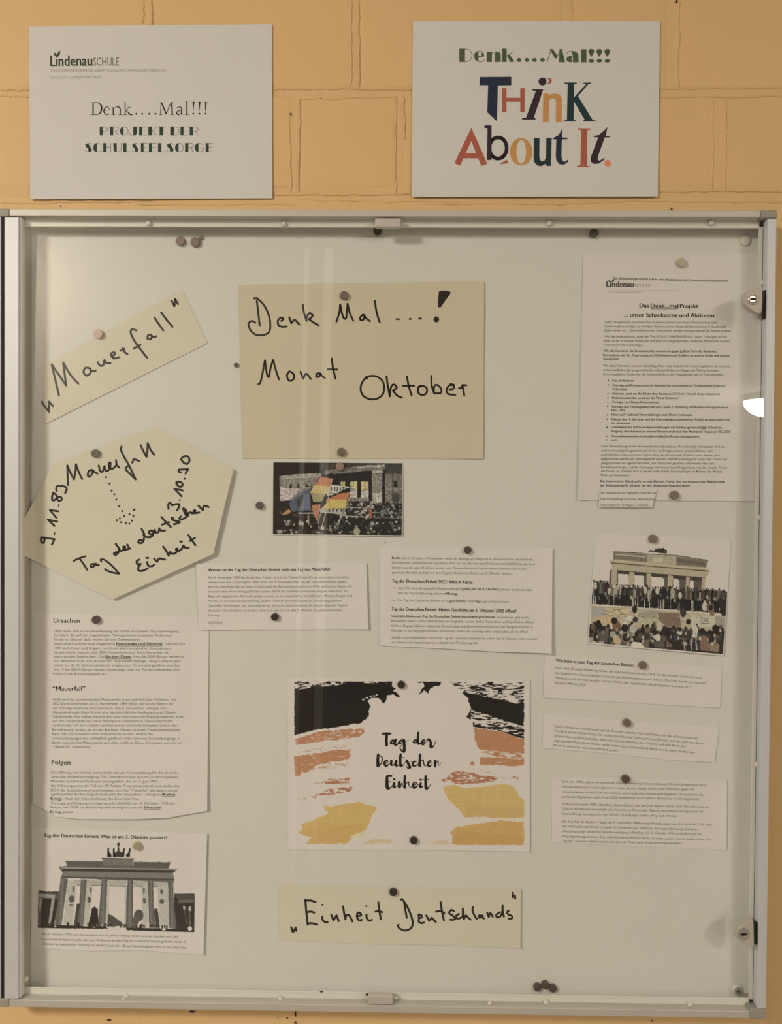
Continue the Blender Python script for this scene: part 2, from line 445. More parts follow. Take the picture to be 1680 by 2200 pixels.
for i, a in enumerate([(324,0,326,52,.0035,.0012),(308,0,307,48,.003,.0008),(769,0,771,188,.0035,.0012),(755,0,752,186,.003,.0006),(1226,0,1228,44,.003,.0010),(1458,0,1456,190,.0035,.0012),
        (643,212,641,414,.0038,.0014),(621,212,624,414,.003,.0007),(866,205,869,300,.004,.0013),(850,205,848,420,.003,.0007),(1559,212,1556,414,.0035,.0012),(1532,212,1530,414,.003,.0007),
        (645,212,850,207,.0028,.0009),(0,192,62,194,.003,.0009),(0,206,62,207,.003,.0008),(586,192,700,190,.003,.0008),(700,190,884,191,.003,.0009),(1418,190,1680,188,.003,.0006),(1418,208,1680,207,.003,.0006),
        (0,436,300,433,.0045,.0014),(290,440,640,438,.004,.0010),(586,418,884,416,.003,.0008),(640,430,1000,434,.0035,.0008),(900,438,1300,436,.004,.0009),(1418,412,1680,410,.003,.0007),(1250,430,1680,434,.0035,.0006)]):
    bpx(*a, seed=i)
# chips and dark marks in the paint
def chip(px, py, w, h, seed):
    r = random.Random(seed); c = U1(px, py, -0.0002)
    pts = [(c.x + w*math.cos(a)*r.uniform(.6, 1.1), -0.0011, c.z + h*math.sin(a)*r.uniform(.6, 1.1)) for a in [k*6.283/9 for k in range(9)]]
    o = mesh_obj('paint_chip', pts + [(p[0], .0006, p[2]) for p in pts], [tuple(range(9))] + [(k, (k+1) % 9, 9+(k+1) % 9, 9+k) for k in range(9)], M_chip, wall); return o
M_chip = new_mat('bare_chip', (0.05, 0.03, 0.02), 0.9)
for i, a in enumerate([(635,2178,.0011,.0036),(635,2197,.0014,.0014),(617,2187,.0009,.0008),(597,2186,.0006,.0006),(413,2173,.0040,.0010),(235,2191,.0032,.0008),(1453,3,.0014,.0018),(1443,449,.0011,.0013),(625,245,.0009,.0016),(130,443,.0008,.0008),(690,212,.0012,.0006),(1400,2193,.0012,.0008)]):
    chip(*a, seed=50+i)
structure(mesh_obj('floor', [(-4.5,-9,0),(6,-9,0),(6,0,0),(-4.5,0,0),(-4.5,-9,-.1),(6,-9,-.1),(6,0,-.1),(-4.5,0,-.1)], [(0,1,2,3),(7,6,5,4),(0,4,5,1),(1,5,6,2),(2,6,7,3),(3,7,4,0)], new_mat('floor_tiles', (.35,.30,.25), .5, var=.1, vscale=4)))
structure(mesh_obj('ceiling', [(-4.5,-9,2.5),(6,-9,2.5),(6,.24,2.5),(-4.5,.24,2.5),(-4.5,-9,2.6),(6,-9,2.6),(6,.24,2.6),(-4.5,.24,2.6)], [(3,2,1,0),(4,5,6,7),(0,1,5,4),(1,2,6,5),(2,3,7,6),(3,0,4,7)], new_mat('ceiling_paint', (.75,.73,.68), .8, var=.02, vscale=5)))

# ------------------------------------------------------------------ ceiling lamps (they light the scene; one is mirrored in the glass)
def ceiling_lamp(pos, power, label):
    r, d = 0.235, 0.155
    t = empty('ceiling_lamp', (pos[0], pos[1], 2.5)); tag(t, label, 'lamp', 'opal ceiling lamps of the corridor')
    z0 = pos[2] - 2.5 + 0.06
    vs, fs = [], []; n = 32; m = 8
    for j in range(m + 1):
        a = math.pi/2 * j / m
        for k in range(n): vs.append((r*math.cos(a)*math.cos(6.2832*k/n), r*math.cos(a)*math.sin(6.2832*k/n), z0 - d*math.sin(a)))
    for j in range(m):
        for k in range(n): fs.append((j*n+k, j*n+(k+1) % n, (j+1)*n+(k+1) % n, (j+1)*n+k))
    area = math.pi*r*r + 2*math.pi*r*d*.6
    mesh_obj('opal_bowl', vs, fs, emit_mat('lamp_glow', LAMP_COLOR, power), t, smooth=True)
    bm = bmesh.new(); bmesh.ops.create_cone(bm, cap_ends=True, segments=32, radius1=r*1.02, radius2=r*.9, depth=.05, matrix=Matrix.Translation((0, 0, -.026)))
    bm_obj('lamp_base', bm, M_plastic, t)
ceiling_lamp(LAMP_LEFT, LAMP_LEFT_POWER, 'opal bowl lamp on the ceiling left of the display case, outside the picture')
ceiling_lamp(LAMP_RIGHT, LAMP_RIGHT_POWER, 'opal bowl lamp far down the corridor, mirrored at the right edge of the glass')

ceiling_lamp(LAMP_FILL, LAMP_FILL_POWER, 'added opal fill lamp on the ceiling right of the display case, outside the picture')  # unseen lamp added as fill, kept clear of the glass reflection

# unseen door with two added glowing strips that make the streaks in the glass
YD = -2.05
door = structure(empty('door_1', (0, YD, 0)))
def mirrored(px, py):      # where a thing seen mirrored at this pixel stands on the plane y = YD
    yv = -0.0365 * 2 - YD; p = U1(px, py, yv); return p.x, p.z
xa, zt = mirrored(654, 480); xb, _ = mirrored(665, 480); xc, _ = mirrored(697, 480); xd, _ = mirrored(716, 480); _, zb = mirrored(660, 1880)
zt = min(zt, 2.44)
M_door = new_mat('door_paint', (.50, .47, .42), .5, var=.02, vscale=4)
def lean(bm):
    for v in bm.verts: v.co.x -= .0175 * (zt - v.co.z)
    return bm
z_mid = mirrored(650, 1370)[1]
bm = bmesh.new()
for a, b in ((xa-1.0, xa), (xb, xc), (xd, xd+.012)): add_box(bm, a, b, -.04, 0, 0, zt+.05, .003)
for a, b in ((xa, xb), (xc, xd)): add_box(bm, a, b, -.04, 0, 0, zb, 0)
bm_obj('door_leaf', lean(bm), M_door, door)
M_streak = emit_mat('streak_glow', (1.0, .95, .85), .62); M_streak_dim = emit_mat('streak_glow_dim', (1.0, .95, .85), .16)  # added glow for the mirrored streaks, dimmer below so they fade downwards
for a, b in ((xa, xb), (xc, xd)):
    for z0_, z1_, m_ in ((z_mid, zt, M_streak), (zb, z_mid, M_streak_dim)):
        bm = bmesh.new(); add_box(bm, a, b, -.03, -.01, z0_, z1_); bm_obj('glow_strip', lean(bm), m_, door)

# ================================================================== DISPLAY CASE
X0, X1, Z0, Z1, YF = -0.48114, 0.43198, 0.89504, 1.83999, -0.040
case = empty('display_case', ((X0+X1)/2, 0, Z0))
tag(case, 'wall-mounted aluminium display case with glass door, two locks and white magnetic back', 'display case')
cl = np.array(case.location)
def part(name, boxes, mat, bev=.0006, parent=None, label=None):
    bm = bmesh.new()
    for b in boxes: add_box(bm, b[0]-cl[0], b[1]-cl[0], b[2]-cl[1], b[3]-cl[1], b[4]-cl[2], b[5]-cl[2], bev)
    o = bm_obj(name, bm, mat, parent or case)
    if label: o['label'] = label
    return o
FW = 0.0082
YL = -0.028
part('back_panel', [(X0+.003, X1-.003, -.010, -.001, Z0+.003, Z1-.003)], M_board, 0, label='white magnetic board')
part('frame_rail', [(X0+.018, X1-.019, YF, YL, Z1-FW, Z1), (X0+.018, X1-.019, YL, -.0005, Z1-.003, Z1)], M_alu, .0009, label='top rail')
part('frame_rail', [(X0+.018, X1-.019, YF, YL, Z0, Z0+.0088), (X0+.018, X1-.019, YL, -.0005, Z0, Z0+.003)], M_alu, .0009, label='bottom rail')
part('frame_stile', [(X0, X0+FW, YF, YL, Z0+.010, Z1-.0093), (X0, X0+.003, YL, -.0005, Z0+.010, Z1-.0093)], M_alu_lit, .0009, label='left stile')
part('frame_stile', [(X1-.0105, X1+.0003, YF, YL, Z0+.012, Z1-.0093), (X1-.003, X1, YL, -.0005, Z0+.012, Z1-.0093)], M_alu_lit, .0012, label='right stile')
for x0, x1, z0, z1 in ((X0, X0+.0182, Z1-.0092, Z1+.0004), (X1-.0185, X1+.0004, Z1-.0092, Z1+.0004), (X0, X0+.0182, Z0-.0004, Z0+.0098), (X1-.0192, X1+.0004, Z0-.0006, Z0+.0118)):
    part('corner_cap', [(x0, x1, YF-.0006, -.0005, z0, z1)], M_capgrey, .0016)
# thin inner lips behind the glass
lt = U1(840, 488.5, YL).z; lb = U1(840, 2133, YL).z; lr = U1(1624, 1000, YL).x
part('inner_lip', [(X0+.012, X1-.004, YL, YL+.0016, lt, Z1-.003), (X0+.012, X1-.004, YL-.0007, YL, lt, lt+.0012)], M_alu_in, .0003)
part('inner_lip', [(X0+.012, X1-.004, YL, YL+.0016, Z0+.003, lb), (X0+.012, X1-.004, YL-.0006, YL, lb-.001, lb)], M_alu_in, .0003)
part('inner_lip', [(lr, X1-.003, YL, YL+.0016, Z0+.004, Z1-.004), (lr+.0048, lr+.0060, YL-.0010, YL, Z0+.012, Z1-.010)], M_alu_in, .0003)
pl0 = U1(8.5, 1300, YF-.001).x; pl1 = U1(40.5, 1300, YF-.001).x
zt_ = Z1-.0098; zb_ = Z0+.0102
part('hinge_profile', [(pl0, pl1, YF-.001, -.028, zb_, zt_)], M_alu_lit, .0012, label='broad pale hinge strip of the glass door')
part('hinge_profile', [(pl1-.001, pl1+.0016, -.0385, -.030, zb_, zt_)], M_alu_in, .0004)
part('side_wall', [(pl1-.004, pl1+.0004, -.030, -.010, Z0+.004, Z1-.004)], M_side_shade, 0)
part('gap_shade_strip', [(X0+.0080, pl0, -.0388, -.012, Z0+.01, Z1-.01)], M_dark, 0)  # dark strip standing in for the shaded gap beside the hinge strip
gr = U1(1644, 1000, -.035).x; GY0, GY1 = -.0375, -.0335
bm = bmesh.new(); add_box(bm, pl1-cl[0]-.002, gr-cl[0]-.0008, GY0, GY1, Z0+.0105-cl[2], Z1-.0103-cl[2])
bm_obj('glass_pane', bm, M_glass, case)
part('glass_edge', [(gr-.0008, gr, GY0, GY1, Z0+.0105, Z1-.0103)], M_plastic, 0, label='polished bright edge of the glass')
# dark strip standing in for the shadow gap at the right of the pane
part('gap_shade_strip', [(gr+.0002, X1-.0107, -.0285, -.0282, Z0+.010, Z1-.010)], M_dark, 0)
# clips
def clip(x0, y0, x1, y1):
    a, b = U1(x0, y1, YF), U1(x1, y0, YF)
    part('glass_clip', [(a.x, b.x, YF-.0008, -.0330, a.z, b.z)], M_alu, .0011)
clip(806, 469, 861, 488); clip(790, 2139, 844, 2157)
part('clip_gap_dark', [(U1(800, 0, YL).x, U1(836, 0, YL).x, YL-.0012, YL-.0002, U1(818, 2138.5, YL).z, U1(818, 2134.5, YL).z)], M_dark, 0)  # dark box standing in for the black gap above the bottom clip
# clear bumpers
bump_me = lathe_mesh('bumper', [(.0030, 0), (.0032, .0018), (.0027, .0032), (.0015, .0039)], 16, M_bump); bump_me.shade_smooth()
for px, py in ((320,481),(610,482.5),(1180,481),(1527,480),(1637,608),(1629,1112),(1624,1642),(272,2141),(603,2145),(1173,2152),(1482,2158),(57,2102)):
    o = bpy.data.objects.new('bumper', bump_me); link(o, case); p = U1(px, py, YL-.0008); o.location = (p.x-cl[0], p.y-cl[1]+.0004, p.z-cl[2])
for px, py, r in ((1052,2155,.0022),(237*1.0+28,2146,.0016),(852,2144,.0011)):
    o = mesh_obj('rivet', [], [], None, case); me = lathe_mesh('rivet', [(r, 0), (r*.9, .001), (r*.5, .0015)], 12, M_plastic); o.data = me
    p = U1(px, py, YF+.002); o.location = (p.x-cl[0], p.y-cl[1], p.z-cl[2])
# screws in the back panel
def screw(px, py, capped):
    p = U1(px, py, BOARD_Y); 
    me = lathe_mesh('screw_cap', [(.0066, 0), (.0066, .0016), (.0058, .0026), (.0045, .0028)], 24, M_plastic); me.shade_smooth()
    o = bpy.data.objects.new('screw_cap' if capped else 'screw_washer', me); link(o, case); o.location = (p.x-cl[0], p.y-cl[1], p.z-cl[2])
    if not capped:
        h = bpy.data.objects.new('screw_head', lathe_mesh('screw_head', [(.0045, 0), (.0044, .0006), (.0030, .0012)], 20, M_capgrey)); link(h, o); h.location = (0, -.0028, 0)
        for rot in (0.1, 0.1+math.pi/2):
            bm = bmesh.new(); add_box(bm, -.0023, .0023, -.0004, 0, -.0005, .0005); bmesh.ops.rotate(bm, verts=bm.verts, matrix=Matrix.Rotation(rot, 3, 'Y'), cent=(0,0,0))
            c_ = bm_obj('cross_slot', bm, M_dark, o); c_.location = (0, -.0040, 0)
screw(1600, 517, True); screw(1583, 2126, False)
# locks
def lock(outline, cx, cy, r, bright, tilt):
    y1, y0 = -.0375, -.0470
    pts = [U1(x, y, y0) for x, y in crom2(outline)]
    ctr = U1(cx, cy, y0)
    base = empty('lock', (0, 0, 0)); base.parent = case; base.location = (ctr.x-cl[0], y1-cl[1], ctr.z-cl[2])
    n = len(pts); ins = []
    c = Vector((sum(p.x for p in pts)/n, 0, sum(p.z for p in pts)/n))
    vs = [(p.x-ctr.x, 0, p.z-ctr.z) for p in pts] + [(p.x-ctr.x, y0-y1+.0012, p.z-ctr.z) for p in pts]
    vs += [((p.x-c.x)*.94+c.x-ctr.x, y0-y1, (p.z-c.z)*.96+c.z-ctr.z) for p in pts]
    fs = [(k, (k+1) % n, n+(k+1) % n, n+k) for k in range(n)] + [(n+k, n+(k+1) % n, 2*n+(k+1) % n, 2*n+k) for k in range(n)] + [tuple(range(2*n, 3*n))]
    body = mesh_obj('lock_body', vs, fs, M_zinc, case); body.location = base.location; body.name = 'lock'
    bpy.data.objects.remove(base)
    rr = r*.000545
    cyl = bpy.data.objects.new('lock_cylinder', lathe_mesh('lock_cylinder', [(rr, 0), (rr, .0012), (rr*.88, .0016), (rr*.80, .0009), (rr*.5, .0009)], 28, M_chrome if bright else M_capgrey))
    cyl.data.shade_smooth(); link(cyl, body); cyl.location = (0, y0-y1, 0)
    kw = rr*.62
    kh = mesh_obj('keyhole', [(-kw, -.0017, 0), (-kw*.3, -.0017, -kw*.36), (kw*.5, -.0017, -kw*.34), (kw, -.0017, 0), (kw*.4, -.0017, kw*.34), (-kw*.4, -.0017, kw*.34),
         (-kw, -.0008, 0), (-kw*.3, -.0008, -kw*.36), (kw*.5, -.0008, -kw*.34), (kw, -.0008, 0), (kw*.4, -.0008, kw*.34), (-kw*.4, -.0008, kw*.34)],
        [(0,1,2,3,4,5)] + [(k, (k+1) % 6, 6+(k+1) % 6, 6+k) for k in range(6)], M_dark, body)
    kh.location = (0, y0-y1, 0); kh.rotation_euler = (0, tilt, 0)
def crom2(o): return [(p[0], p[1]) for p in crom(o, 4, True)]
lock([(1601,634),(1607,626),(1618,622),(1637,620),(1638,645),(1636,671),(1625,671),(1612,663),(1602,655),(1599,645)], 1617, 643, 11.5, True, 0)
lock([(1583,2006),(1586,1997),(1594,1990),(1606,1984),(1618,1978),(1620,2000),(1619,2038),(1605,2032),(1592,2024),(1584,2017)], 1597, 2006, 12, False, -.15)
part('catch_gap_shade', [(X1-.0128, X1-.0107, -.0380, -.034, U1(1648,684,YF).z, U1(1648,622,YF).z)], M_dark, .0003)  # dark boxes standing in for the shade in the catch gap
part('catch_gap_shade', [(X1-.0128, X1-.0107, -.0380, -.034, U1(1630,2032,YF).z, U1(1630,1984,YF).z)], M_dark, .0003)


# ================================================================== SHEETS ON THE WALL (above the case)
s = Sheet('paper_sheet', [(62,57),(584,52)], [(65,428),(585,426)], M_paper_c, 'white landscape sheet on the wall with school logo and green project title, left one', group=None,
          base=1.2, lift=lambda a, b: 1.6*b*b + .8*np.sin(a*5)*b, back=-0.0004)
D = Draw(90, 90, 4.308)
text(D, 'Lindenau', 80, 224, 465, 220, cap=98, bold=.022)
D.poly([(112,96),(128,104),(142,122),(140,134),(124,134),(112,116)]).poly([(142,132),(140,112),(152,92),(172,80),(168,100),(164,120),(152,136)])
s.put(D, 'logo_lettering', M_green)
D = Draw(90, 90, 4.308); text(D, 'SCHULE', 476, 220, 714, 218, cap=74)
s.put(D, 'logo_lettering', M_inkgrey)
D = Draw(90, 90, 4.308)
text(D, 'SCHULFORMÜBERGREIFENDE GESAMTSCHULE MIT GYMNASIALER OBERSTUFE', 80, 280, 1150, 276, cap=26)
text(D, 'SCHULE MIT SCHWERPUNKT MUSIK', 80, 342, 560, 338, cap=26)
s.put(D, 'small_print', M_inklight)
# serif line, traced
D = Draw(90, 90, 4.308)
def serif(D):
    D.st([(474,562),(474,672)],13,smooth=False,caps=False).st([(448,562),(500,561)],4).st([(446,674),(500,674)],4)
    D.st([(480,561,5),(520,563,8),(548,588,14),(552,622,15),(540,655,12),(515,671,7),(480,674,4)],8)
    D.st([(578,632,4),(622,630,4),(614,604,6),(596,602,7),(578,622,10),(574,645,12),(588,668,9),(608,673,7),(628,662,4)],6)
    D.st([(660,610),(660,672)],10,smooth=False,caps=False).st([(646,612),(660,604)],4).st([(646,674),(678,674)],4).st([(664,620,4),(690,603,6),(712,604,10),(724,622,11),(724,672,11)],9,caps=False).st([(709,674),(742,674)],4)
    D.st([(770,560),(770,672)],10,smooth=False,caps=False).st([(756,563),(770,554)],4).st([(756,674),(786,674)],4).st([(774,640),(808,606)],5).st([(796,604),(822,603)],4).st([(780,634,7),(812,666,11),(834,675,8)],9).st([(808,674),(840,674)],4)
    for x in (874,928,994,1052): D.circ(x, 665, 9)
    D.st([(1103,560,5),(1096,672,5)],5,smooth=False).st([(1083,674),(1112,674)],4).st([(1090,560),(1112,560)],4)
    D.st([(1106,562),(1150,664)],12,smooth=False,caps=False).st([(1150,666),(1194,562)],6,smooth=False).st([(1200,560),(1207,672)],13,smooth=False,caps=False).st([(1190,560),(1220,560)],4).st([(1188,674),(1224,674)],4)
    D.st([(1250,612,7),(1272,602,7),(1290,612,9),(1292,640,10),(1292,668,9),(1304,672,4)],8).st([(1290,632,4),(1262,640,8),(1247,656,11),(1262,674,9),(1290,660,4)],7)
    D.st([(1342,552),(1342,672)],10,smooth=False,caps=False).st([(1328,556),(1342,550)],4).st([(1326,674),(1360,674)],4)
    for x in (1404,1460,1518): D.st([(x,560,15),(x-3,600,10),(x-4,640,4)],8,smooth=False).circ(x-3,664,9).st([(x-14,557),(x+14,557)],3)
serif(D); s.put(D, 'printed_title', M_ink)
# fat-stem display capitals
def disp(D, ch, x0, x1, yt, yb, H):
    w = x1-x0; h = yb-yt; X = lambda a: x0+a*w; Y = lambda a: yt+a*h; hw = h*.055
    def stem(a, b): D.poly([(X(a),Y(0)),(X(b),Y(0)),(X(b),Y(1)),(X(a),Y(1))])
    def hair(p): H.st([(X(a), Y(b)) for a, b in p], hw)
    def cres(a, b):
        o = [(X(a+(b-a)*(1-math.sin(t))), Y(.5-.5*math.cos(t))) for t in [math.pi*k/14 for k in range(15)]]
        D.poly(o + [(X(b), Y(1)), (X(b), Y(0))])
    if ch in 'PRBD': stem(0,.38 if ch != 'D' else .42)
    if ch == 'P': hair([(.38,.03),(.8,.06),(.97,.27),(.8,.5),(.38,.55)])
    if ch == 'R': hair([(.38,.03),(.8,.06),(.97,.25),(.8,.46),(.38,.5)]); hair([(.5,.5),(.75,.6),(.85,.9),(1,.97)])
    if ch == 'D': hair([(.4,.03),(.8,.1),(.98,.5),(.8,.9),(.4,.97)])
    if ch in 'OCG': cres(0,.42)
    if ch == 'O': hair([(.4,.03),(.8,.12),(.98,.5),(.8,.88),(.4,.97)])
    if ch in 'CG': hair([(.42,.03),(.75,.08),(.97,.2)]); hair([(.42,.97),(.75,.93),(.97,.8)] if ch == 'C' else [(.42,.97),(.8,.93),(.97,.75),(.97,.55),(.6,.55)])
    if ch == 'J': D.poly([(X(.45),Y(0)),(X(.95),Y(0)),(X(.95),Y(.75)),(X(.7),Y(1)),(X(.5),Y(1)),(X(.45),Y(.8))]); hair([(.6,.97),(.2,.95),(0,.75)])
    if ch == 'E': stem(0,.42); hair([(.4,.04),(1,.04)]); hair([(.4,.48),(.85,.48)]); hair([(.4,.96),(1,.96)])
    if ch == 'K': stem(0,.42); hair([(.95,.02),(.45,.5)]); hair([(.45,.48),(.98,.98)])
    if ch == 'T': stem(.3,.72); hair([(0,.04),(1,.04)])
    if ch == 'H': stem(0,.42); hair([(.95,0),(.95,1)]); hair([(.4,.45),(.95,.45)])
    if ch == 'U': D.poly([(X(0),Y(0)),(X(.42),Y(0)),(X(.42),Y(1)),(X(.25),Y(.98)),(X(.06),Y(.85))]); hair([(.4,.97),(.8,.9),(.95,.6),(.95,0)])
    if ch == 'L': stem(0,.42); hair([(.4,.96),(1,.96)])
    if ch == 'S':
        D.poly([(X(.08),Y(.1)),(X(.45),Y(.05)),(X(.75),Y(.42)),(X(1),Y(.75)),(X(.85),Y(.95)),(X(.5),Y(.97)),(X(.42),Y(.62)),(X(.05),Y(.35))]); hair([(.3,.06),(.7,.03),(.92,.14)]); hair([(.75,.96),(.3,.96),(.02,.8)])
D = Draw(90, 90, 4.308); H = Draw(90, 90, 4.308)
for ch, a, b in zip('PROJEKTDER', (535,630,722,812,900,985,1065,1188,1283,1368), (610,710,800,885,968,1062,1145,1270,1350,1448)): disp(D, ch, a, b, 785, 865, H)
for ch, a, b in zip('SCHULSEELSORGE', (398,475,567,660,752,833,917,990,1075,1155,1232,1325,1415,1515), (465,555,640,738,825,895,975,1058,1145,1220,1310,1405,1495,1585)): disp(D, ch, a, b, 937, 1020, H)
s.put(D, 'printed_title', M_dgreen); s.put(H, 'title_hairlines', M_inkgrey)

s = Sheet('paper_sheet', [(887,45),(1418,45)], [(884,423),(1413,422)], M_paper_c, 'white landscape sheet on the wall with large multicoloured letters, right one',
          base=1.0, lift=lambda a, b: 1.8*b*b + .6*a, back=-0.0004)
K = (960, 80, 4.421)
D = Draw(*K)
D.rect(118,108,172,235).poly([(300,130),(290,132),(265,150),(257,182),(268,215),(300,235)]).rect(378,138,428,235).poly([(470,138),(500,142),(512,160),(512,235),(455,235),(455,150)])
D.rect(525,108,568,235).poly([(572,170),(592,160),(645,232),(600,236)])
D.poly([(330,135),(352,160),(355,182),(325,186),(300,186),(300,178),(330,176)])
for x in (686,760,832,908): D.circ(x, 216, 22, 19, n=16)
D.poly([(975,112),(1005,112),(1055,180),(1030,205)]).poly([(1070,112),(1095,112),(1122,238),(1064,238)])
D.poly([(1180,130),(1225,135),(1248,160),(1252,238),(1198,238),(1196,170)]).poly([(1175,178),(1185,178),(1185,236),(1160,236),(1135,218),(1140,190)]).rect(1276,114,1326,238)
for x in (1372,1448,1524): D.poly([(x-28,128),(x-14,112),(x+14,112),(x+28,128),(x+22,152),(x,188),(x-22,152)]).circ(x, 224, 26, 17, n=16)
D.st([(172,112),(215,122),(240,170),(215,222),(172,232)],5).st([(300,233),(330,232),(356,215)],5).st([(298,134),(330,135)],5).st([(428,150),(455,138),(480,138)],5).st([(568,182),(632,134)],5)
D.st([(990,116),(950,240)],6).st([(1040,200),(1080,114)],6).st([(1140,160),(1150,140),(1190,131)],5).st([(1160,180),(1195,178)],5).st([(1165,236),(1200,228)],5)
s.put(D, 'printed_title', M_green2)
big = lambda m, f: s.put(f(Draw(*K)), 'printed_letter', m)
big(M_navy, lambda d: d.poly([(312,378),(612,376),(612,456),(484,458),(476,800),(384,712),(392,456),(310,456)]))
big(M_red, lambda d: d.rect(525,484,566,712).rect(697,484,738,712).rect(560,575,705,612))
big(M_plum, lambda d: d.circ(908,420,38,n=20).poly([(812,494),(916,494),(826,764),(842,768),(842,782),(714,782),(714,768),(752,764),(846,510),(812,506)]))
big(M_red, lambda d: d.poly([(952,388),(985,388),(1000,408),(985,438),(948,448),(968,425),(970,405)]))
big(M_orange, lambda d: d.poly([(916,535),(965,533),(968,560),(985,540),(1030,534),(1072,545),(1092,580),(1090,806),(1034,806),(1036,600),(1020,580),(990,582),(972,604),(966,806),(910,806)]))
big(M_teal, lambda d: d.poly([(1116,430),(1234,430),(1234,440),(1208,444),(1206,572),(1324,444),(1296,440),(1292,432),(1370,430),(1370,440),(1345,444),(1246,560),(1385,786),(1418,792),(1418,800),(1292,800),(1292,790),(1310,786),(1208,610),(1204,786),(1228,790),(1228,800),(1110,800),(1110,790),(1140,786),(1148,444),(1116,440)]))
big(M_red, lambda d: d.poly([(232,858),(72,1196),(126,1220),(232,985)]).poly([(232,858),(232,985),(326,1222),(384,1202)]).poly([(180,1100),(284,1100),(304,1150),(157,1150)]))
big(M_plum, lambda d: d.poly([(356,838),(424,836),(424,1166),(382,1166),(386,864),(358,862)]).ring(486,1052,82,100,36,28))
big(M_red, lambda d: d.poly([(568,1162),(588,1196),(498,1206)]))
big(M_orange, lambda d: d.holed([(706+107*math.cos(k*.1745), 1088+130*math.sin(k*.1745)) for k in range(36)], [(706+46*math.cos(k*.1745), 1088+112*math.sin(k*.1745)) for k in range(36)]))
big(M_teal, lambda d: d.poly([(828,956),(880,956),(878,1140),(892,1176),(924,1176),(942,1140),(944,956),(996,956),(988,1222),(944,1222),(940,1200),(900,1224),(862,1220),(832,1190),(824,1140)]))
big(M_navy, lambda d: d.poly([(1092,872),(1094,952),(1146,956),(1146,968),(1092,972),(1088,1130),(1098,1174),(1122,1182),(1158,1156),(1146,1188),(1112,1210),(1070,1206),(1040,1170),(1034,1120),(1040,972),(1006,968),(1010,958),(1060,930)]))
big(M_red, lambda d: d.poly([(1242,864),(1366,866),(1366,876),(1334,884),(1332,1220),(1360,1226),(1360,1234),(1236,1232),(1236,1222),(1268,1216),(1276,884),(1242,876)]))
big(M_plum, lambda d: d.poly([(1528,850),(1506,936),(1554,938),(1552,950),(1500,952),(1436,1130),(1432,1166),(1452,1172),(1500,1142),(1486,1170),(1440,1200),(1396,1204),(1366,1180),(1370,1130),(1438,952),(1392,948),(1394,938),(1440,930),(1490,890)]))
big(M_dot, lambda d: d.circ(1527,1197,32,n=24))

# ================================================================== HANDWRITTEN CARDS
def write(sheet, strokes, name='handwriting'):
    D = Draw()
    for fr_, w, items in strokes:
        D.frame(*fr_)
        for it in items:
            if len(it) == 1: D.circ(it[0][0], it[0][1], (it[0][2] if len(it[0]) > 2 else w*1.1)/2, n=10)
            else: D.st(it, w, n=5)
    return sheet.put(D, name, M_black)
A1 = (60, 620, 4.2)
s_mf = Sheet('cardboard_label', [(91,786),(392,622)], [(97,911),(446,737)], M_card2, 'tilted cream card strip with the handwritten word Mauerfall in quotation marks', 'card', 'cream cards with marker handwriting',
      base=.5, lift=lambda a, b: 2.8*np.clip((a*.40+b*.95-.55), 0, 2)**1.4)
write(s_mf, [(A1, 19, [
    [(124,1020),(150,1060),(190,1112)], [(190,1112),(188,1085),(190,1020)], [(190,1020),(225,1060)],
    [(280,965),(215,685)], [(215,685),(345,875)], [(345,875),(318,668)], [(318,668),(385,780),(455,858)],
    [(560,720),(520,715),(502,755),(530,785),(565,760),(565,725),(570,745),(612,740)],
    [(630,665),(650,695),(680,690),(690,645),(705,670),(745,672)],
    [(752,585),(775,575),(785,590),(765,612),(775,630),(825,620)], [(750,590),(755,615)],
    [(835,560),(870,545)], [(855,535),(875,575),(898,590)],
    [(978,378),(940,368),(928,400),(960,470),(1010,540),(1075,625)], [(955,540),(1015,508)],
    [(1110,420),(1085,420),(1080,452),(1110,455),(1120,428),(1130,440),(1160,430)],
    [(1142,262),(1180,320),(1222,378)], [(1202,215),(1250,280),(1305,345)],
    [(1296,110),(1322,158)], [(1322,158),(1328,95)], [(1328,95),(1354,140)],
])])
s_hex = Sheet('cardboard_label', [(49,1120),(90,1043),(115,996),(230,953),(337,917),(502,1008)], [(50,1193),(242,1288),(458,1190)], M_card2,
      'cream hexagon card with handwriting, two dates and a dotted arrow', 'card', 'cream cards with marker handwriting',
      base=2.6, lift=lambda a, b: 6.5*np.clip(a*.9+b*.55-.55, 0, 2)**1.3 + 19*(np.clip(.055-a, 0, 1)/.055)**1.3)
A2 = (60, 930, 7.0); A3 = (240, 940, 6.4615); A4 = (140, 1060, 5.25)
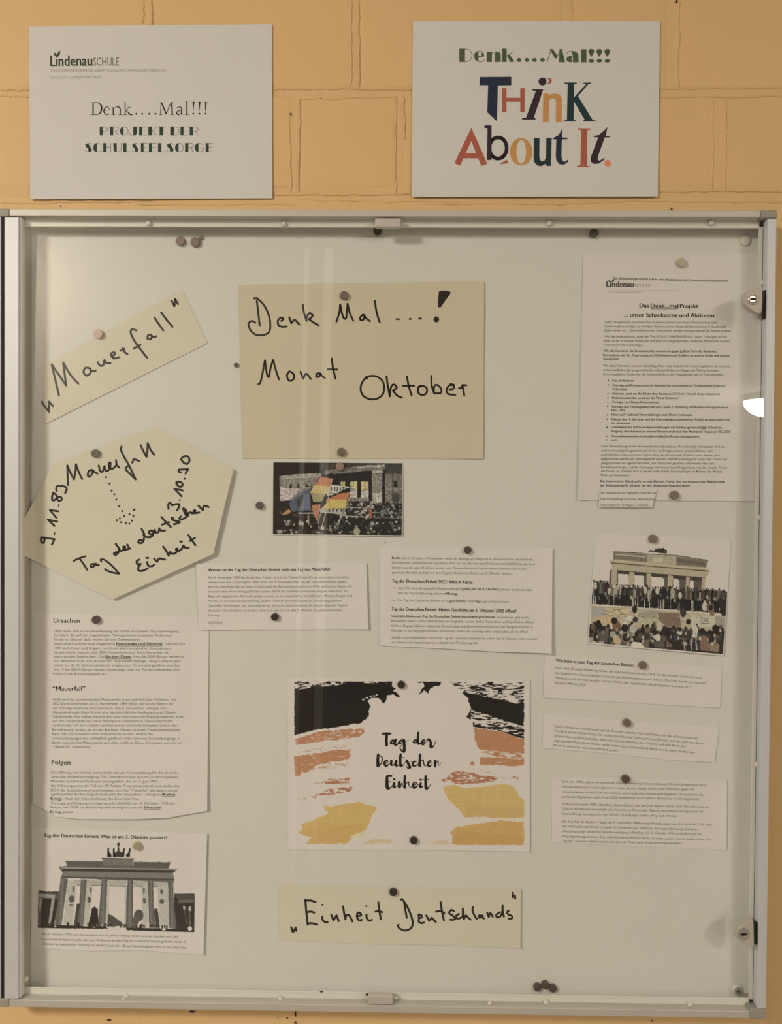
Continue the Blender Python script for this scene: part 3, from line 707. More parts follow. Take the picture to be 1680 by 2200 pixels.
write(s_hex, [
 (A2, 31, [
    [(605,785),(596,640),(592,490)], [(592,490),(640,600),(692,700)], [(692,700),(715,580),(722,470)], [(722,470),(765,590),(815,695)],
    [(960,555),(915,575),(900,640),(925,660),(965,615),(975,565),(1000,590),(1045,610)],
    [(1065,490),(1085,570),(1120,585),(1150,500)], [(1150,500),(1165,560),(1200,570),(1235,520),(1240,445),(1215,470),(1230,530),(1280,535),(1325,490)], [(1325,410),(1335,480),(1375,520)],
    [(1408,205),(1400,260),(1450,370),(1520,490),(1620,700)], [(1520,490),(1475,520),(1480,560),(1540,620),(1620,700)],
    [(1570,450),(1590,395)], [(1590,395),(1640,410),(1672,425)],
    [(440,800),(520,800),(575,820),(580,860),(560,905)], [(440,800),(425,830),(430,875)],
    [(380,900),(365,950),(365,1010),(400,1010),(440,970),(420,930),(385,905)], [(430,975),(490,965),(510,1000),(470,1025),(430,985)],
    [(460,1075,14),(458,1105,14)],
    [(455,1180),(330,1160)], [(330,1160),(430,1280)], [(440,1335),(300,1305)], [(300,1305),(400,1400)],
    [(404,1500,16),(400,1530,16)],
    [(200,1570),(400,1600)], [(400,1600),(360,1680)], [(200,1570),(195,1630),(230,1655),(250,1610),(240,1580)],
 ]),
 (A2, 30, [[(1175,667,34)],[(1228,762,34)],[(1258,868,34)],[(1299,924,34)],[(1330,1001,32)],[(1372,1104,34)],[(1418,1177,34)],[(1448,1252,32)],[(1528,1220,32)],[(1382,1287,32)],[(1338,1315,34)],[(1400,1344,32)],[(1472,1356,34)],[(1526,1366,32)],[(1564,1320,32)],[(1584,1248,32)],[(1590,1162),(1605,1150)]]),
 (A3, 29, [
    [(400,105),(440,190),(482,270)], [(482,270),(495,180),(500,80)], [(500,80),(540,170),(590,240)],
    [(962,300),(1000,265),(1060,265),(1080,320),(1050,365),(1000,350),(962,300)],
    [(930,445),(1060,440)], [(1060,440),(1025,500)], [(935,445),(930,470),(960,485)], [(1014,572,30)],
    [(900,650),(900,620),(950,615),(985,650),(960,685),(920,670),(900,630)],
    [(985,735),(870,712)], [(870,712),(970,815)], [(945,868,28)],
    [(788,990),(785,930),(810,905),(835,940),(870,930),(935,925),(930,970),(908,1010)],
    [(690,1105),(760,1180),(820,1245)], [(700,1210),(795,1175)],
    [(850,1115),(830,1120),(850,1145),(930,1165),(940,1180),(865,1205)],
    [(960,1095),(940,1120),(960,1140),(1010,1120),(1050,1080),(1030,1010),(995,985)], [(990,985),(1020,1060),(1050,1095),(1075,1045),(1100,1040),(1115,1055)],
    [(1115,1055),(1150,1040),(1160,1010),(1135,1020),(1150,1050),(1215,1040)],
    [(1205,945),(1265,1010)], [(1265,1010),(1280,950),(1345,965)],
    [(415,1270),(450,1340),(445,1420),(415,1465),(370,1455),(385,1425),(430,1430)], [(440,1355),(500,1385),(560,1370),(580,1310),(550,1290),(515,1310),(540,1345),(590,1320)],
    [(600,1280),(610,1315),(650,1310),(660,1260)], [(660,1260),(680,1290),(740,1290)],
    [(55,1475),(100,1540),(95,1590),(55,1630),(30,1610),(70,1590)], [(95,1545),(130,1575),(175,1550),(185,1515),(160,1520),(180,1560),(225,1545)], [(215,1485),(240,1530)], [(180,1560),(258,1540)],
    [(380,1695),(345,1720),(360,1760),(400,1755),(370,1800),(375,1845),(430,1850),(500,1815)],
    [(480,1672),(505,1670)], [(490,1730),(510,1780),(560,1785),(590,1765)], [(590,1685),(630,1725)], [(630,1725),(660,1680),(740,1695)],
    [(715,1515),(760,1580),(790,1640)], [(790,1640),(810,1590),(840,1615),(890,1600),(915,1545),(890,1550),(920,1580),(975,1545)], [(975,1545),(995,1500),(1020,1530),(1070,1530)], [(950,1443),(972,1447)],
    [(1065,1355),(1110,1420),(1162,1495)], [(1085,1435),(1155,1395)],
 ]),
 (A4, 22, [
    [(95,762),(150,735),(228,710)], [(165,738),(210,800),(248,862)],
    [(330,795),(295,800),(290,828),(320,825),(345,792),(350,805),(380,810)],
    [(408,770),(402,745),(445,750),(510,800),(560,850),(608,905)], [(608,905),(540,895),(470,870),(450,850)],
 ])])
s_dm = Sheet('cardboard_label', [(512,612),(1040,604)], [(521,985),(1038,986)], M_card, 'large cream card with handwriting announcing the month of October', 'card', 'cream cards with marker handwriting',
      base=.6, lift=lambda a, b: 1.5*(np.clip(a-.75, 0, 1)/.25)**2 + .5*np.sin(b*9)*(np.clip(a-.8, 0, 1)/.2)**2 + .8*(np.clip(.1-a, 0, 1)/.1)**2)
B1 = (520, 610, 6.4615); B2 = (750, 610, 6.0)
write(s_dm, [
 (B1, 27, [
    [(165,200),(210,198)], [(205,230),(225,400),(245,575)], [(210,198),(300,290),(370,430),(392,600),(350,690),(220,712),(130,660),(88,570),(110,525),(155,518),(185,540)],
    [(545,515),(575,485),(540,470),(500,505),(505,570),(560,595),(620,590)],
    [(655,465),(685,545)], [(685,545),(730,500),(795,565)],
    [(845,290),(860,400),(895,515)], [(895,515),(900,450),(940,405),(980,440),(930,490)], [(930,490),(1000,540),(1060,575)],
    [(1310,525),(1350,400),(1362,285)], [(1362,285),(1385,400),(1410,475)], [(1410,475),(1445,470),(1465,275)], [(1465,275),(1495,400),(1545,512)],
 ]), (B2, 25, [
    [(180,395),(145,430),(150,468),(190,455),(195,400),(215,440),(268,480)],
    [(332,220),(355,370),(395,495)], [(610,455,22),(645,454,22)], [(780,453,24),(795,450,24)], [(902,450,24),(925,443,24)],
 ])])
write(s_dm, [(B1, 27, [
    [(225,1390),(260,1350),(318,1060)], [(318,1060),(345,1250),(372,1295)], [(372,1295),(400,1150),(432,1055)], [(432,1055),(470,1200),(512,1325)],
    [(655,1215),(625,1265),(640,1330),(680,1345),(720,1310),(715,1250),(665,1215)],
    [(810,1220),(850,1318)], [(850,1318),(890,1245),(955,1320)],
    [(1075,1240),(1040,1245),(1030,1285),(1065,1290),(1090,1245),(1105,1275),(1150,1305)],
    [(1242,1035),(1265,1180),(1298,1315)], [(1190,1183),(1322,1188)],
 ])])
write(s_dm, [(B2, 25, [
    [(232,1222),(205,1218),(160,1290),(150,1370),(190,1450),(280,1488),(370,1475),(435,1420),(452,1330),(430,1250),(360,1195),(280,1186),(210,1205)],
    [(482,1190),(500,1320),(525,1450)], [(525,1450),(535,1350),(570,1295),(615,1335),(565,1375)], [(565,1375),(620,1440),(678,1465)],
    [(745,1195),(770,1320),(805,1435)], [(695,1315),(838,1312)],
    [(925,1315),(895,1330),(890,1400),(940,1432),(995,1410),(1000,1345),(950,1315),(900,1330)],
    [(1058,1185),(1065,1310),(1095,1410)], [(1095,1410),(1095,1330),(1130,1300),(1185,1350),(1180,1405),(1110,1412)],
    [(1295,1360),(1345,1350),(1345,1310),(1290,1310),(1255,1370),(1280,1420),(1370,1430)], [(1305,1290),(1350,1300)],
    [(1415,1345),(1450,1340),(1460,1305),(1510,1308)], [(1462,1310),(1485,1440)],
 ])])
D = Draw(*B2); D.poly([(1155,100),(1200,86),(1260,88),(1312,105),(1300,135),(1240,215),(1185,298),(1160,305),(1143,290),(1148,200)]).circ(1124, 458, 37, 38, n=20); s_dm.put(D, 'handwriting', M_black, label='filled exclamation mark')
s_ed = Sheet('cardboard_label', [(598,1900),(1119,1911)], [(601,2019),(760,2027),(960,2031),(1118,2037)], M_card2, 'cream card strip with two handwritten words, Einheit Deutschlands, below the flag poster', 'card', 'cream cards with marker handwriting',
      base=.6, lift=lambda a, b: 1.8*(np.clip(a-.7, 0, 1)/.3)**2 + .8*b)
E1 = (600, 1900, 6.4615); E2 = (840, 1900, 6.0)
write(s_ed, [
 (E1, 29, [
    [(165,595),(190,665)], [(190,665),(228,600)], [(228,600),(238,645)],
    [(362,215),(375,380),(395,560)], [(362,225),(440,225),(502,245)], [(390,385),(440,378),(485,392)], [(395,545),(450,540),(518,558)],
    [(600,284,26)], [(597,445),(600,490),(640,525),(670,522)], [(722,425),(752,500)], [(752,500),(795,430)], [(795,430),(825,510)],
    [(885,305),(900,400),(918,485)], [(918,485),(930,430),(970,430),(1015,515)],
    [(1090,440),(1135,430),(1120,395),(1085,400),(1080,460),(1110,500),(1145,492)], [(1208,302,28)], [(1210,420),(1215,470),(1250,505),(1285,492)],
    [(1375,250),(1390,370),(1410,485)], [(1335,378),(1375,372),(1430,385)],
 ]),
 (E2, 26, [
    [(125,195),(150,200),(210,290),(265,420),(280,510),(250,570),(180,595),(115,570),(88,535),(98,522)], [(170,235),(185,330),(203,430)],
    [(360,390),(390,395),(395,425),(365,430),(355,390)], [(362,430),(358,480),(390,500),(425,492)],
    [(455,400),(490,470)], [(490,470),(525,430)], [(525,430),(578,485)],
    [(640,230),(655,340),(682,465)], [(580,352),(640,345),(688,372)],
    [(810,345),(775,330),(750,370),(790,400),(830,435),(810,455),(765,455)],
    [(875,380),(840,405),(850,440),(900,430),(925,400),(925,310)], [(925,310),(935,380),(940,450)], [(940,450),(965,400),(985,420),(1025,455)],
    [(1060,290),(1050,330),(1075,400),(1105,445)], [(1160,400),(1135,400),(1130,425),(1160,425),(1180,400),(1185,430),(1200,440)],
    [(1240,365),(1260,420)], [(1260,420),(1280,370),(1310,415)],
    [(1400,360),(1355,395),(1370,425),(1410,410),(1435,350),(1438,275)], [(1438,275),(1440,350),(1455,415)],
    [(1515,340),(1495,360),(1510,385),(1560,410),(1555,440),(1515,440)],
    [(1572,108),(1570,165)], [(1570,165),(1598,148)], [(1598,145),(1602,185)],
 ])])

# ================================================================== PRINTED TEXT SHEETS
def headings(sh, lines, cap, bold):
    for ln in lines:
        D = Draw(); para(D, [ln], cap, bold); sh.put(D, 'printed_heading', M_ink)
def para(D, lines, cap, bold=.0, dy=0.0):
    for ln in lines:
        t, x0, y0, x1 = ln[:4]; y1 = ln[4] if len(ln) > 4 else y0 + dy*(x1-x0)
        text(D, t, x0, y0, x1, y1, cap=cap, bold=bold)
# information sheet, right
s = Sheet('paper_sheet', [(1253,543),(1629,545)], [(1242,1074),(1621,1077)], M_paper, 'tall white information sheet with two pages of small print and bullet list at the right', base=.6,
          lift=lambda a, b: .5 + 3.0*(np.clip(.12-a, 0, 1)/.12)**2*b + 1.5*(np.clip(a-.8, 0, 1)/.2)**2)
P_ = .004
D = Draw(); para(D, [('Die Schulseelsorge und die Schule ohne Rassismus an der Lindenauschule informieren!!!', 1317, 600, 1563, 606)], 5.2, .02); s.put(D, 'printed_text', M_ink)
D = Draw(); text(D, 'Lindenau', 1303, 616, 1361, 617, cap=12, bold=.02); D.poly([(1306,601),(1312,604),(1314,607),(1309,607)]).poly([(1314,607),(1315,602),(1320,599),(1319,605)]); s.put(D, 'logo_lettering', M_dgreen)
D = Draw(); text(D, 'SCHULE', 1363, 617, 1397, 617, cap=7); D.rect(1304,624.2,1460,624.9).rect(1308,627.2,1380,627.8); s.put(D, 'small_print', M_inklight)
D = Draw(); para(D, [('Das', 1374, 660.5, 1394), ('Denk...mal', 1398, 661, 1457), ('Projekt', 1461, 661.5, 1500), ('... unser Schaukasten und Aktionen', 1341, 680.5, 1534, 682)], 8.6, .03)
D.rect(1398, 662.8, 1457, 663.8)
s.put(D, 'printed_heading', M_ink)
L_ = [('Liebe Schulgemeinde, als Schule ohne Rassismus nehmen wir unsere Verantwortung wahr',1300,694,1541),('Lernen möglich zu zeigen zu wichtigen Themen unserer Zeitgeschichte und unserer Gesellschaft.',1299,703,1560),('Dabei wollen wir ... Denkmal besonders informieren, anregen und auch einmal die Stimme erheben.',1299,712,1572),
 ('Wir, die Lindenauschule, tragen den Titel SCHULE OHNE RASSISMUS. Diesen Titel tragen wir mit',1299,725,1562),('Stolz, da wir in unserer Schule sehr viel Wert auf ein gemeinsames friedliches Miteinander (Vielfalt,',1298,734,1569),('Toleranz und Demokratie) legen.',1298,743,1381),
 ('Wir leben Toleranz in unserem Schulalltag. Dazu einige Beispiele der Erinnerungskultur, die bei uns in',1296,788,1569),('unterschiedlichen Jahrgängen/jedes Jahr/oft) stattfinden, wie Gegen das Thema, Aktionen,',1296,797,1545),('Erinnerungskultur, Reden wir, die Schulgemeinde, in der Vergangenheit und zu Wort gemeldet.',1296,806,1554),
 ('Diese Veranstaltung wollen wir weiterführen und ausbauen. Der zukünftige Schaukasten wird ein',1292,961,1556),('oder zweimonatig neu gestaltet und wird an ein Ereignis unseres gesellschaftlichen oder',1292,970,1532),('geschichtlichen Lebens erinnern. Eigene Ideen, gerade von euch Schülern_innen, können gern',1291,979,1546),('aufgenommen werden und dort ausgestellt werden. Ebenfalls können gerne Kurse oder Fächer und',1291,988,1561),('Jahrgangsstufen ein eigentliches Denk...mal Thema hier gestalten, informieren oder zum',1291,997,1534),('Nachdenken bringen. Auf der Homepage wird immer darauf hingewiesen, was das aktuelle Thema',1291,1006,1562),('des Monats ist. Ebenfalls wird in diesem auch auf evtl. Veranstaltungen im Rahmen des Monats',1291,1014,1551),('Denk...mal hingewiesen.',1291,1023,1353)]
D = Draw(); para(D, L_, 4.9, .008, P_); s.put(D, 'printed_text', M_ink)
L_ = [('Wir, die Gemeinde der Lindenauschule, wenden uns gegen jegliche Form des Rassismus,',1297,756,1540),('Extremismus und der Ausgrenzung von Schülerinnen und Schülern an unserer Schule und unserer',1296,765,1568),('Gesellschaft.',1296,773,1330),
 ('Fest der Kulturen',1316,820,1362),('Vorträge und Erinnerung an die deportierten und emigrierten Großauheimer Juden am',1316,830,1558),('9.November',1316,838,1348),('Aktionen „rund um die Schule ohne Rassismus AG“(Herr Gerisch Ansprechpartner)',1315,848,1546),('Diskussionsstunden „rund um das Thema Rassismus“',1315,857,1459),('Vorträge zum Thema Antisemitismus',1315,866,1416),('Vorträge und Zeitzeugenberichte zum Thema 2. Weltkrieg und Bombardierung Hanaus im',1314,876,1565),('März 1945',1314,884,1342),('Fahrt nach Hadamar/ Veranstaltungen zum Thema Euthanasie',1314,893,1487),('Fahrten des 10. Jahrgangs und der Oberstufenkurse(Geschichte, Politik) an historische Orte',1314,903,1568),('des Gedenkens',1314,911,1353),('Gedenkminuten und Gedenkveranstaltungen zur Reichspogromnacht(Jgh.11 kath./ev.',1313,920,1552),('Religion), dem Attentat an unserer Partnerschule und dem Attentat in Hanau am 19.2.2020',1313,929,1569),('Generationenaustausch mit außerschulischen Kooperationspartnern',1313,939,1502),('u.v.m.',1313,947,1327),
 ('Ein besonderer Dank geht an das Bistum Fulda, hier zu nennen der Beauftragte',1290,1036,1557),('der Schulseelsorge für Schulen,  die den Schaukasten finanziert haben!',1290,1045,1482)]
D = Draw(); para(D, L_, 5.0, .022, P_)
for y in (817.5,827,846,855,864,873,891.5,900.5,918,937,945): D.circ(1307-(y-817)*.03, y, 1.5, n=8)
s.put(D, 'printed_text', M_ink, label='bold lines and bullet list')
s = Sheet('paper_strip', [(1288,1051),(1412,1052)], [(1287,1090),(1400,1090.5)], M_paper, 'narrow white paper strip with two printed lines at the foot of the tall information sheet', base=2.6, lift=lambda a, b: .2+.5*b)
D = Draw(); para(D, [('Auf Interessierte und Engagierte freuen wir uns.',1290,1061,1411),('Eure Schulseelsorge und Schule ohne Rassismus',1290,1074,1408),('Ansprechpartner: G. Klappe, T. Schneider',1290,1087,1395)], 5.0, .012, P_); s.put(D, 'printed_text', M_ink)

# Ursachen sheet, left (under the neighbouring one)
s = Sheet('paper_sheet', [(72,1317),(449,1326)], [(70,1727),(125,1755),(170,1760),(290,1760),(360,1757),(445,1742)], M_paper, 'tall white text sheet on the left headed Ursachen, Mauerfall and Folgen, lower edge curling', base=.5,
          lift=lambda a, b: 9.5*np.clip(b-.45, 0, 1)**1.6*(1.0-.25*np.cos(a*6.28)) + 3.0*(np.clip(a-.85, 0, 1)/.15)**2*np.clip(b, 0, .6))
headings(s, [('Ursachen',115,1338,171,1338),('“Mauerfall”',113,1484,183,1484),('Folgen',111,1642,151,1643)], 9.6, .015)
L_ = [('1989 hatte sich in der Bevölkerung der DDR eine breite Massenbewegung',116,1358,384),('formiert, die auf den sogenannten Montagsdemonstrationen Reformen',116,1367,369),('forderte. Gründe dafür waren die von Sowjetunions',116,1376,300),('Staatschef Gorbatschow eingeführte',116,1385.5,247),('Obwohl sich',354,1385.5,397),('1989 auch Polen und Ungarn von ihrem kommunistischen Staatssystem',116,1395,366),('verabschiedet hatten, hielt SED-Generalsekretär Erich Honecker am',115,1404,363),('bestehenden System fest. Die',115,1413,224),('hielt die DDR-Bürger weiterhin',286,1413,396),('von Westberlin ab. Die Anzahl der “Republikflüchtlinge” stieg in diesem Jahr',115,1422,389),('rasant an, da die Grenze zwischen Ungarn und Österreich geöffnet worden',115,1431.5,386),('war. Viele DDR-Bürger reisten demzufolge über die Tschechoslowakei und',115,1441,385),('Polen in die Bundesrepublik aus.',114,1450,231),
 ('Aufgrund der zunehmenden Fluchtwelle entschied sich das Politbüro des',113,1505,378),('SED-Zentralkomitees am 7. November 1989 dafür, ein neues Gesetz für',113,1514,373),('die ständige Ausreise vorzubereiten. Am 9. November übergab SED-',113,1523.5,362),('Generalsekretär Egon Krenz eine handschriftliche Ausfertigung an Günter',113,1533,380),('Schabowski. Am selben Abend fand eine internationale Pressekonferenz statt',113,1542,394),('auf der Schabowski das neue Reisegesetz verkündete. Diese Nachricht',113,1551,371),('verbreitete sich durch Radio und Fernsehen innerhalb kürzester Zeit in der',113,1560.5,381),('Bevölkerung, sodass es an der Berliner Mauer zu einer Massenkundgebung',112,1570,387),('kam. Um die Situation nicht eskalieren zu lassen, wurde die',112,1579,328),('Grenzübergangsstelle schließlich geöffnet. Alle weiteren Grenzübergänge in',112,1588.5,387),('Berlin wurden bis Mitternacht ebenfalls geöffnet. Diese Ereignisse werden als',111,1598,391),('“Mauerfall” bezeichnet.',112,1607,196),
 ('Die Öffnung der Grenze entwickelte sich zur Voraussetzung für die deutsch-',110,1662,383),('deutsche Wiedervereinigung. Die Grenzkontrollen wurden in den folgenden',110,1671.5,382),('Monaten zunehmend lockerer durchgeführt. Als am 1. Juli 1990',109,1681,337),('die Währungsunion als Teil des 10-Punkte-Programms inkraft trat, stellte die',109,1690.5,385),('DDR die Grenzüberwachung komplett ein. Der “Mauerfall” gilt wegen seiner',109,1700,382),('symbolischen Bedeutung als Endpunkt der deutschen Teilung und',109,1709,349),('. Nach der Unterzeichnung des Zwei-plus-Vier-',135,1718.5,300),('Vertrags und Einigungsvertrags wurde schließlich am 3. Oktober 1990 der',109,1728,376),('Beitritt der DDR zur Bundesrepublik ermöglicht und die',109,1737,307),('genutzt.',134,1747,158)]
D = Draw(); para(D, L_, 5.3, .0, 0.002); s.put(D, 'printed_text', M_inkgrey)
for t_, a, b, y in (('Perestroika und Glasnost',250,349,1385.5),('Berliner Mauer',227,283,1413),('Kalten',351,376,1709.5),('Kriegs',109,133,1718.5),('Deutsche',310,345,1737.5),('Krieg',108,131,1747)):
    D = Draw(); text(D, t_, a, y, b, y, cap=5.6, bold=.03)
    if t_ != 'Krieg': D.rect(a, y+1.7, b, y+2.6)
    s.put(D, 'printed_words', M_ink, label='bold underlined words')
# Warum sheet
s = Sheet('paper_sheet', [(421,1211),(787,1209)], [(428,1353),(791,1352)], M_paper, 'white text sheet with one bold heading, tucked beside the cream hexagon card', base=2.4,
          lift=lambda a, b: 1.5*(np.clip(a-.8, 0, 1)/.2)**2*b + 1.0*(np.clip(.2-a, 0, 1)/.2)**2*b)
D = Draw(); text(D, 'Warum ist der Tag der Deutschen Einheit nicht am Tag des Mauerfalls?', 447, 1227.5, 709, 1225.8, cap=6.8, bold=.03); s.put(D, 'printed_heading', M_ink)
L_ = [('Am 9. November 1989 fiel die Berliner Mauer, womit die Teilung Deutschlands, zumindest symbolisch,',447,1243,751),('überwunden war. Ursprünglich sollte daher der 9. November zum Tag der Deutschen Einheit erklärt',447,1253,745),('werden. Allerdings fällt auf dieses Datum auch die Reichspogromnacht von 1938, welche den Beginn der',447,1263,757),('strukturierten Vernichtung jüdischen Lebens durch das nationalsozialistische Regime markierte. Im',447,1273,746),('Zuge der sogenannten Novemberpogrome kam es zu massenhaften Verhaftungen, Misshandlungen und',447,1283,756),('Morden an der jüdischen Bevölkerung. Zudem verlieren das Nazi-Regime die Zerstörung jüdischer',447,1293.5,735),('Geschäfte, Wohnungen und Gotteshäuser an. Um eine Überschneidung mit diesem düsteren Kapitel',447,1303.5,745),('deutscher Geschichte zu vermeiden, entschied man sich für den 3. Oktober als gesamtdeutschen',447,1314,734),('Feiertag.',447,1324,472),('(DPD/Jk.p)',448,1340,478)]
D = Draw(); para(D, L_, 4.9, .004, -.003); s.put(D, 'printed_text', M_inkgrey)
# Berlin sheet
s = Sheet('paper_sheet', [(817,1175),(1187,1177)], [(815,1387),(940,1393),(1060,1400),(1185,1404)], M_paper, 'white text sheet with two bold headings, above the flag poster', base=1.0,
          lift=lambda a, b: 2.6*b*b*(.3+a) + 2.5*(np.clip(a-.85, 0, 1)/.15)**2)
headings(s, [('Tag der Deutschen Einheit 2022: Infos in Kürze',842,1251.5,1015,1254),('Tag der Deutschen Einheit: Haben Geschäfte am 3. Oktober 2022 öffnet?',841,1311.5,1109,1316)], 7.0, .03)
L_ = [('Der 3. Oktober 1990 markiert eines der wichtigsten Ereignisse in der Geschichte Deutschlands.',864,1201.5,1146),('Die Deutsche Demokratische Republik (DDR) trat der Bundesrepublik Deutschland (BRD) bei, aus zwei',842,1211,1149),('Ländern wurde nach 41 Jahren wieder eins. Diesem historisch bedeutsamen Moment wird in der',842,1221.5,1131),('gesamten Republik deshalb mit dem Tag der Deutschen Einheit am 3. Oktober gedacht.',842,1232,1102),('Seit 1990 wird die deutsche Wiedervereinigung',855,1266,993),('gefeiert. In diesem Jahr',1072,1269,1144),('fällt der Nationalfeiertag auf einen',855,1276.5,957),('Der Tag der Deutschen Einheit ist ein',854,1292,964),('in ganz Deutschland.',1032,1294,1094),('Ausnahmen gibt es für',1068,1328.5,1137),('Bäckereien sowie Läden in Bahnhöfen und Flughäfen, zudem dürfen Tankstellen und Apotheken öffnen.',841,1336,1147),('bleiben. Dagegen bleiben städtische Einrichtungen wie Einwohnermeldeämter oder Bürgerbüros am 3.',841,1346.5,1144),('Oktober in der Regel geschlossen. Restaurants dürfen am Feiertag selbst entscheiden, ob sie öffnen.',840,1356.5,1136),('Schüler und Arbeitnehmer haben am Tag der Deutschen Einheit frei, sofern der 3. Oktober nicht sowieso',841,1372,1154),('auf einen schul- beziehungsweise arbeitsfreien Wochentag fällt.',841,1382,1028)]
D = Draw(); para(D, L_, 5.0, .004, .010); D.circ(846, 1263, 1).circ(846, 1290, 1); s.put(D, 'printed_text', M_inkgrey)
for t_, a, y, b in (('Berlin.',842,1201,861),('jeden Jahr am 3. Oktober',995,1267.5,1070),('Montag.',959,1277.8,983),('gesetzlicher Feiertag',966,1293.2,1030),('Geschäfte bleiben am Tag der Deutschen Einheit bundesweit geschlossen.',841,1326,1065)):
    D = Draw(); text(D, t_, a, y, b, y+.01*(b-a), cap=5.2, bold=.026); s.put(D, 'printed_words', M_ink, label='bold words')
# three sheets right
s = Sheet('paper_strip', [(1170,1408),(1551,1435)], [(1167,1499),(1547,1521)], M_paper, 'tilted white text strip with a bold heading, under the colour crowd photo', base=.6, lift=lambda a, b: 1.2*b*np.abs(a-.5)*2)
D = Draw(); text(D, 'Wie kam es zum Tag der Deutschen Einheit?', 1194, 1422, 1362, 1432.5, cap=6.8, bold=.03); s.put(D, 'printed_heading', M_ink)
D = Draw(); para(D, [('Nach dem Zweiten Weltkrieg teilten die alliierten Siegermächte, USA, Großbritannien, Frankreich und',1193,1437,1507,1458),('die Sowjetunion, Deutschland in zunächst vier Besatzungszonen auf. Am 23. Mai 1949 wurde aus den drei',1193,1448,1517,1470),('Westzonen die Bundesrepublik, auf dem Gebiet der sowjetischen Besatzungszone entstand am 7.',1193,1458.5,1487,1479),('Oktober 1949 die DDR.',1191,1469,1259,1474)], 5.0, .004); s.put(D, 'printed_text', M_inkgrey)
s = Sheet('paper_strip', [(1168,1534),(1545,1563)], [(1165,1608),(1300,1618),(1430,1632),(1535,1638)], M_paper, 'tilted white text strip without heading, middle one of the three strips at lower right', base=.6, lift=lambda a, b: 1.3*b*np.abs(a-.5)*2)
D = Draw(); para(D, [('Doch bald darauf verschlossen sich die Fronten zwischen Ost und West, und die Alliierten wurden',1192,1562.5,1499,1588.5),('Feinde in einem Kalten Krieg. Der sogenannte Eiserne Vorhang trennte Europa, und ein Land war davon',1191,1572.5,1511,1599.5),('in besonderem Maße betroffen: denn die Grenze zwischen dem Westen und dem Block des',1191,1583,1473,1606),('sogenannten Warschauer Paktes verlief mitten durch Deutschland. Berlin wurde durch die Berliner',1190,1593,1493,1619),('Mauer in einen Ost- und einen Westteil geteilt.',1189,1603,1328,1615)], 5.0, .004); s.put(D, 'printed_text', M_inkgrey)
s = Sheet('paper_sheet', [(1184,1670),(1562,1677)], [(1186,1811),(1561,1826)], M_paper, 'white text sheet with three paragraphs, lowest in the right column', base=.6, lift=lambda a, b: 1.3*b*np.clip(.5-a, 0, 1) + 1.5*(np.clip(a-.85, 0, 1)/.15)**2)
L_ = [('Ende der 1980er Jahre verringerte der damalige sowjetische Generalsekretär Michail Gorbatschow durch',1208,1681.5,1518,1689),('Machtverhältnisse in Osteuropa immer weiter. Zudem wagten immer mehr Menschen, gegen die',1208,1692.5,1491,1698),('Unzufriedenheit in der DDR und anderen osteuropäischen Staaten aufzubegehren. So verstärkte die',1208,1703.5,1511,1710),('politische Opposition auch in der DDR zunehmend, die Friedliche Revolution wurde eingeläutet.',1208,1714,1502,1719),
 ('Im Revolutionsjahr 1989 schließlich öffnete Ungarn, das seit Ende August immer mehr Menschen aus der',1208,1729.5,1524,1736),('DDR in den Westen reisen ließ, seine Grenzen zu Österreich. Allein in den ersten drei Tagen nach der',1208,1740,1513,1746),('Grenzöffnung machten sich rund 15 000 DDR-Bürger auf den Weg nach Westen.',1208,1750.5,1456,1755.5),
 ('Mit dem Fall der Berliner Mauer am 9. November 1989 wenige Monate später war das Ende der DDR und',1208,1767,1527,1774),('der Teilung Deutschlands besiegelt. Im folgenden Jahr stimmten die Siegermächte des Zweiten',1208,1777.5,1497,1784),('Weltkriegs einer deutschen Wiedervereinigung offiziell zu. Am 3. Oktober 1990 schließlich trat der',1208,1788,1508,1794),('Einigungsvertrag zwischen Ost- und Westdeutschland in Kraft, aus zwei Ländern wurde wieder eines. Der',1208,1798.5,1528,1806),('Tag der Deutschen Einheit wurde als nationaler Feiertag im Einigungsvertrag verankert.',1208,1809,1465,1814)]
D = Draw(); para(D, L_, 4.9, .006); s.put(D, 'printed_text', M_inkgrey)

# ------------------------------------------------------------------ sheet with the black and white gate photo
s_gate = Sheet('paper_sheet', [(68,1777),(445,1791)], [(67,2036),(200,2043),(300,2041),(437,2052)], M_paper, 'white sheet at lower left with a black and white photo of a columned gate', base=.5,
          lift=lambda a, b: 1.2*b + 2.2*(np.clip(a-.85, 0, 1)/.15)**2)
D = Draw(); text(D, 'Tag der Deutschen Einheit: Was ist am 3. Oktober passiert?', 94, 1798, 359, 1803, cap=7.2, bold=.03); s_gate.put(D, 'printed_heading', M_ink)
D = Draw(); para(D, [('Am 3. Oktober 1990, war Deutschland nach 41 Jahren Teilung wiedervereinigt. Seitdem wird des',90,2009,382,2015),('historischen Ereignisses jedes Jahr zum Andenken an dem Tag der Deutschen Einheit gedacht. Ist der 3.',89,2020,400,2026),('Oktober ein gesetzlicher Feiertag und dürfen Geschäfte öffnen? Die wichtigsten Infos in der Übersicht.',90,2030,400,2038)], 5.0, .004); s_gate.put(D, 'printed_text', M_inkgrey)
WP = (202.5, 191, 178.3)
p = Paint(76, 1806, 424, 2010, 3, WP).frame(40, 1760, 3.818)
g = lambda v: (v*1.0, v*.97, v*.90)
dk, md, lg, vd, pl = g(58), g(98), g(150), g(30), g(176)
p.warp(.6, 3, 5)
p.poly([(380,340),(1250,352),(1240,375),(1230,405),(1310,405),(1265,440),(1280,500),(1270,520),(345,480),(360,440),(325,390),(400,382)], md)
p.poly([(400,350),(1235,362),(1228,400),(395,382)], g(88)); p.poly([(350,402),(1290,418),(1272,440),(360,424)], dk); p.poly([(345,396),(1300,408),(1296,414),(345,404)], g(165))
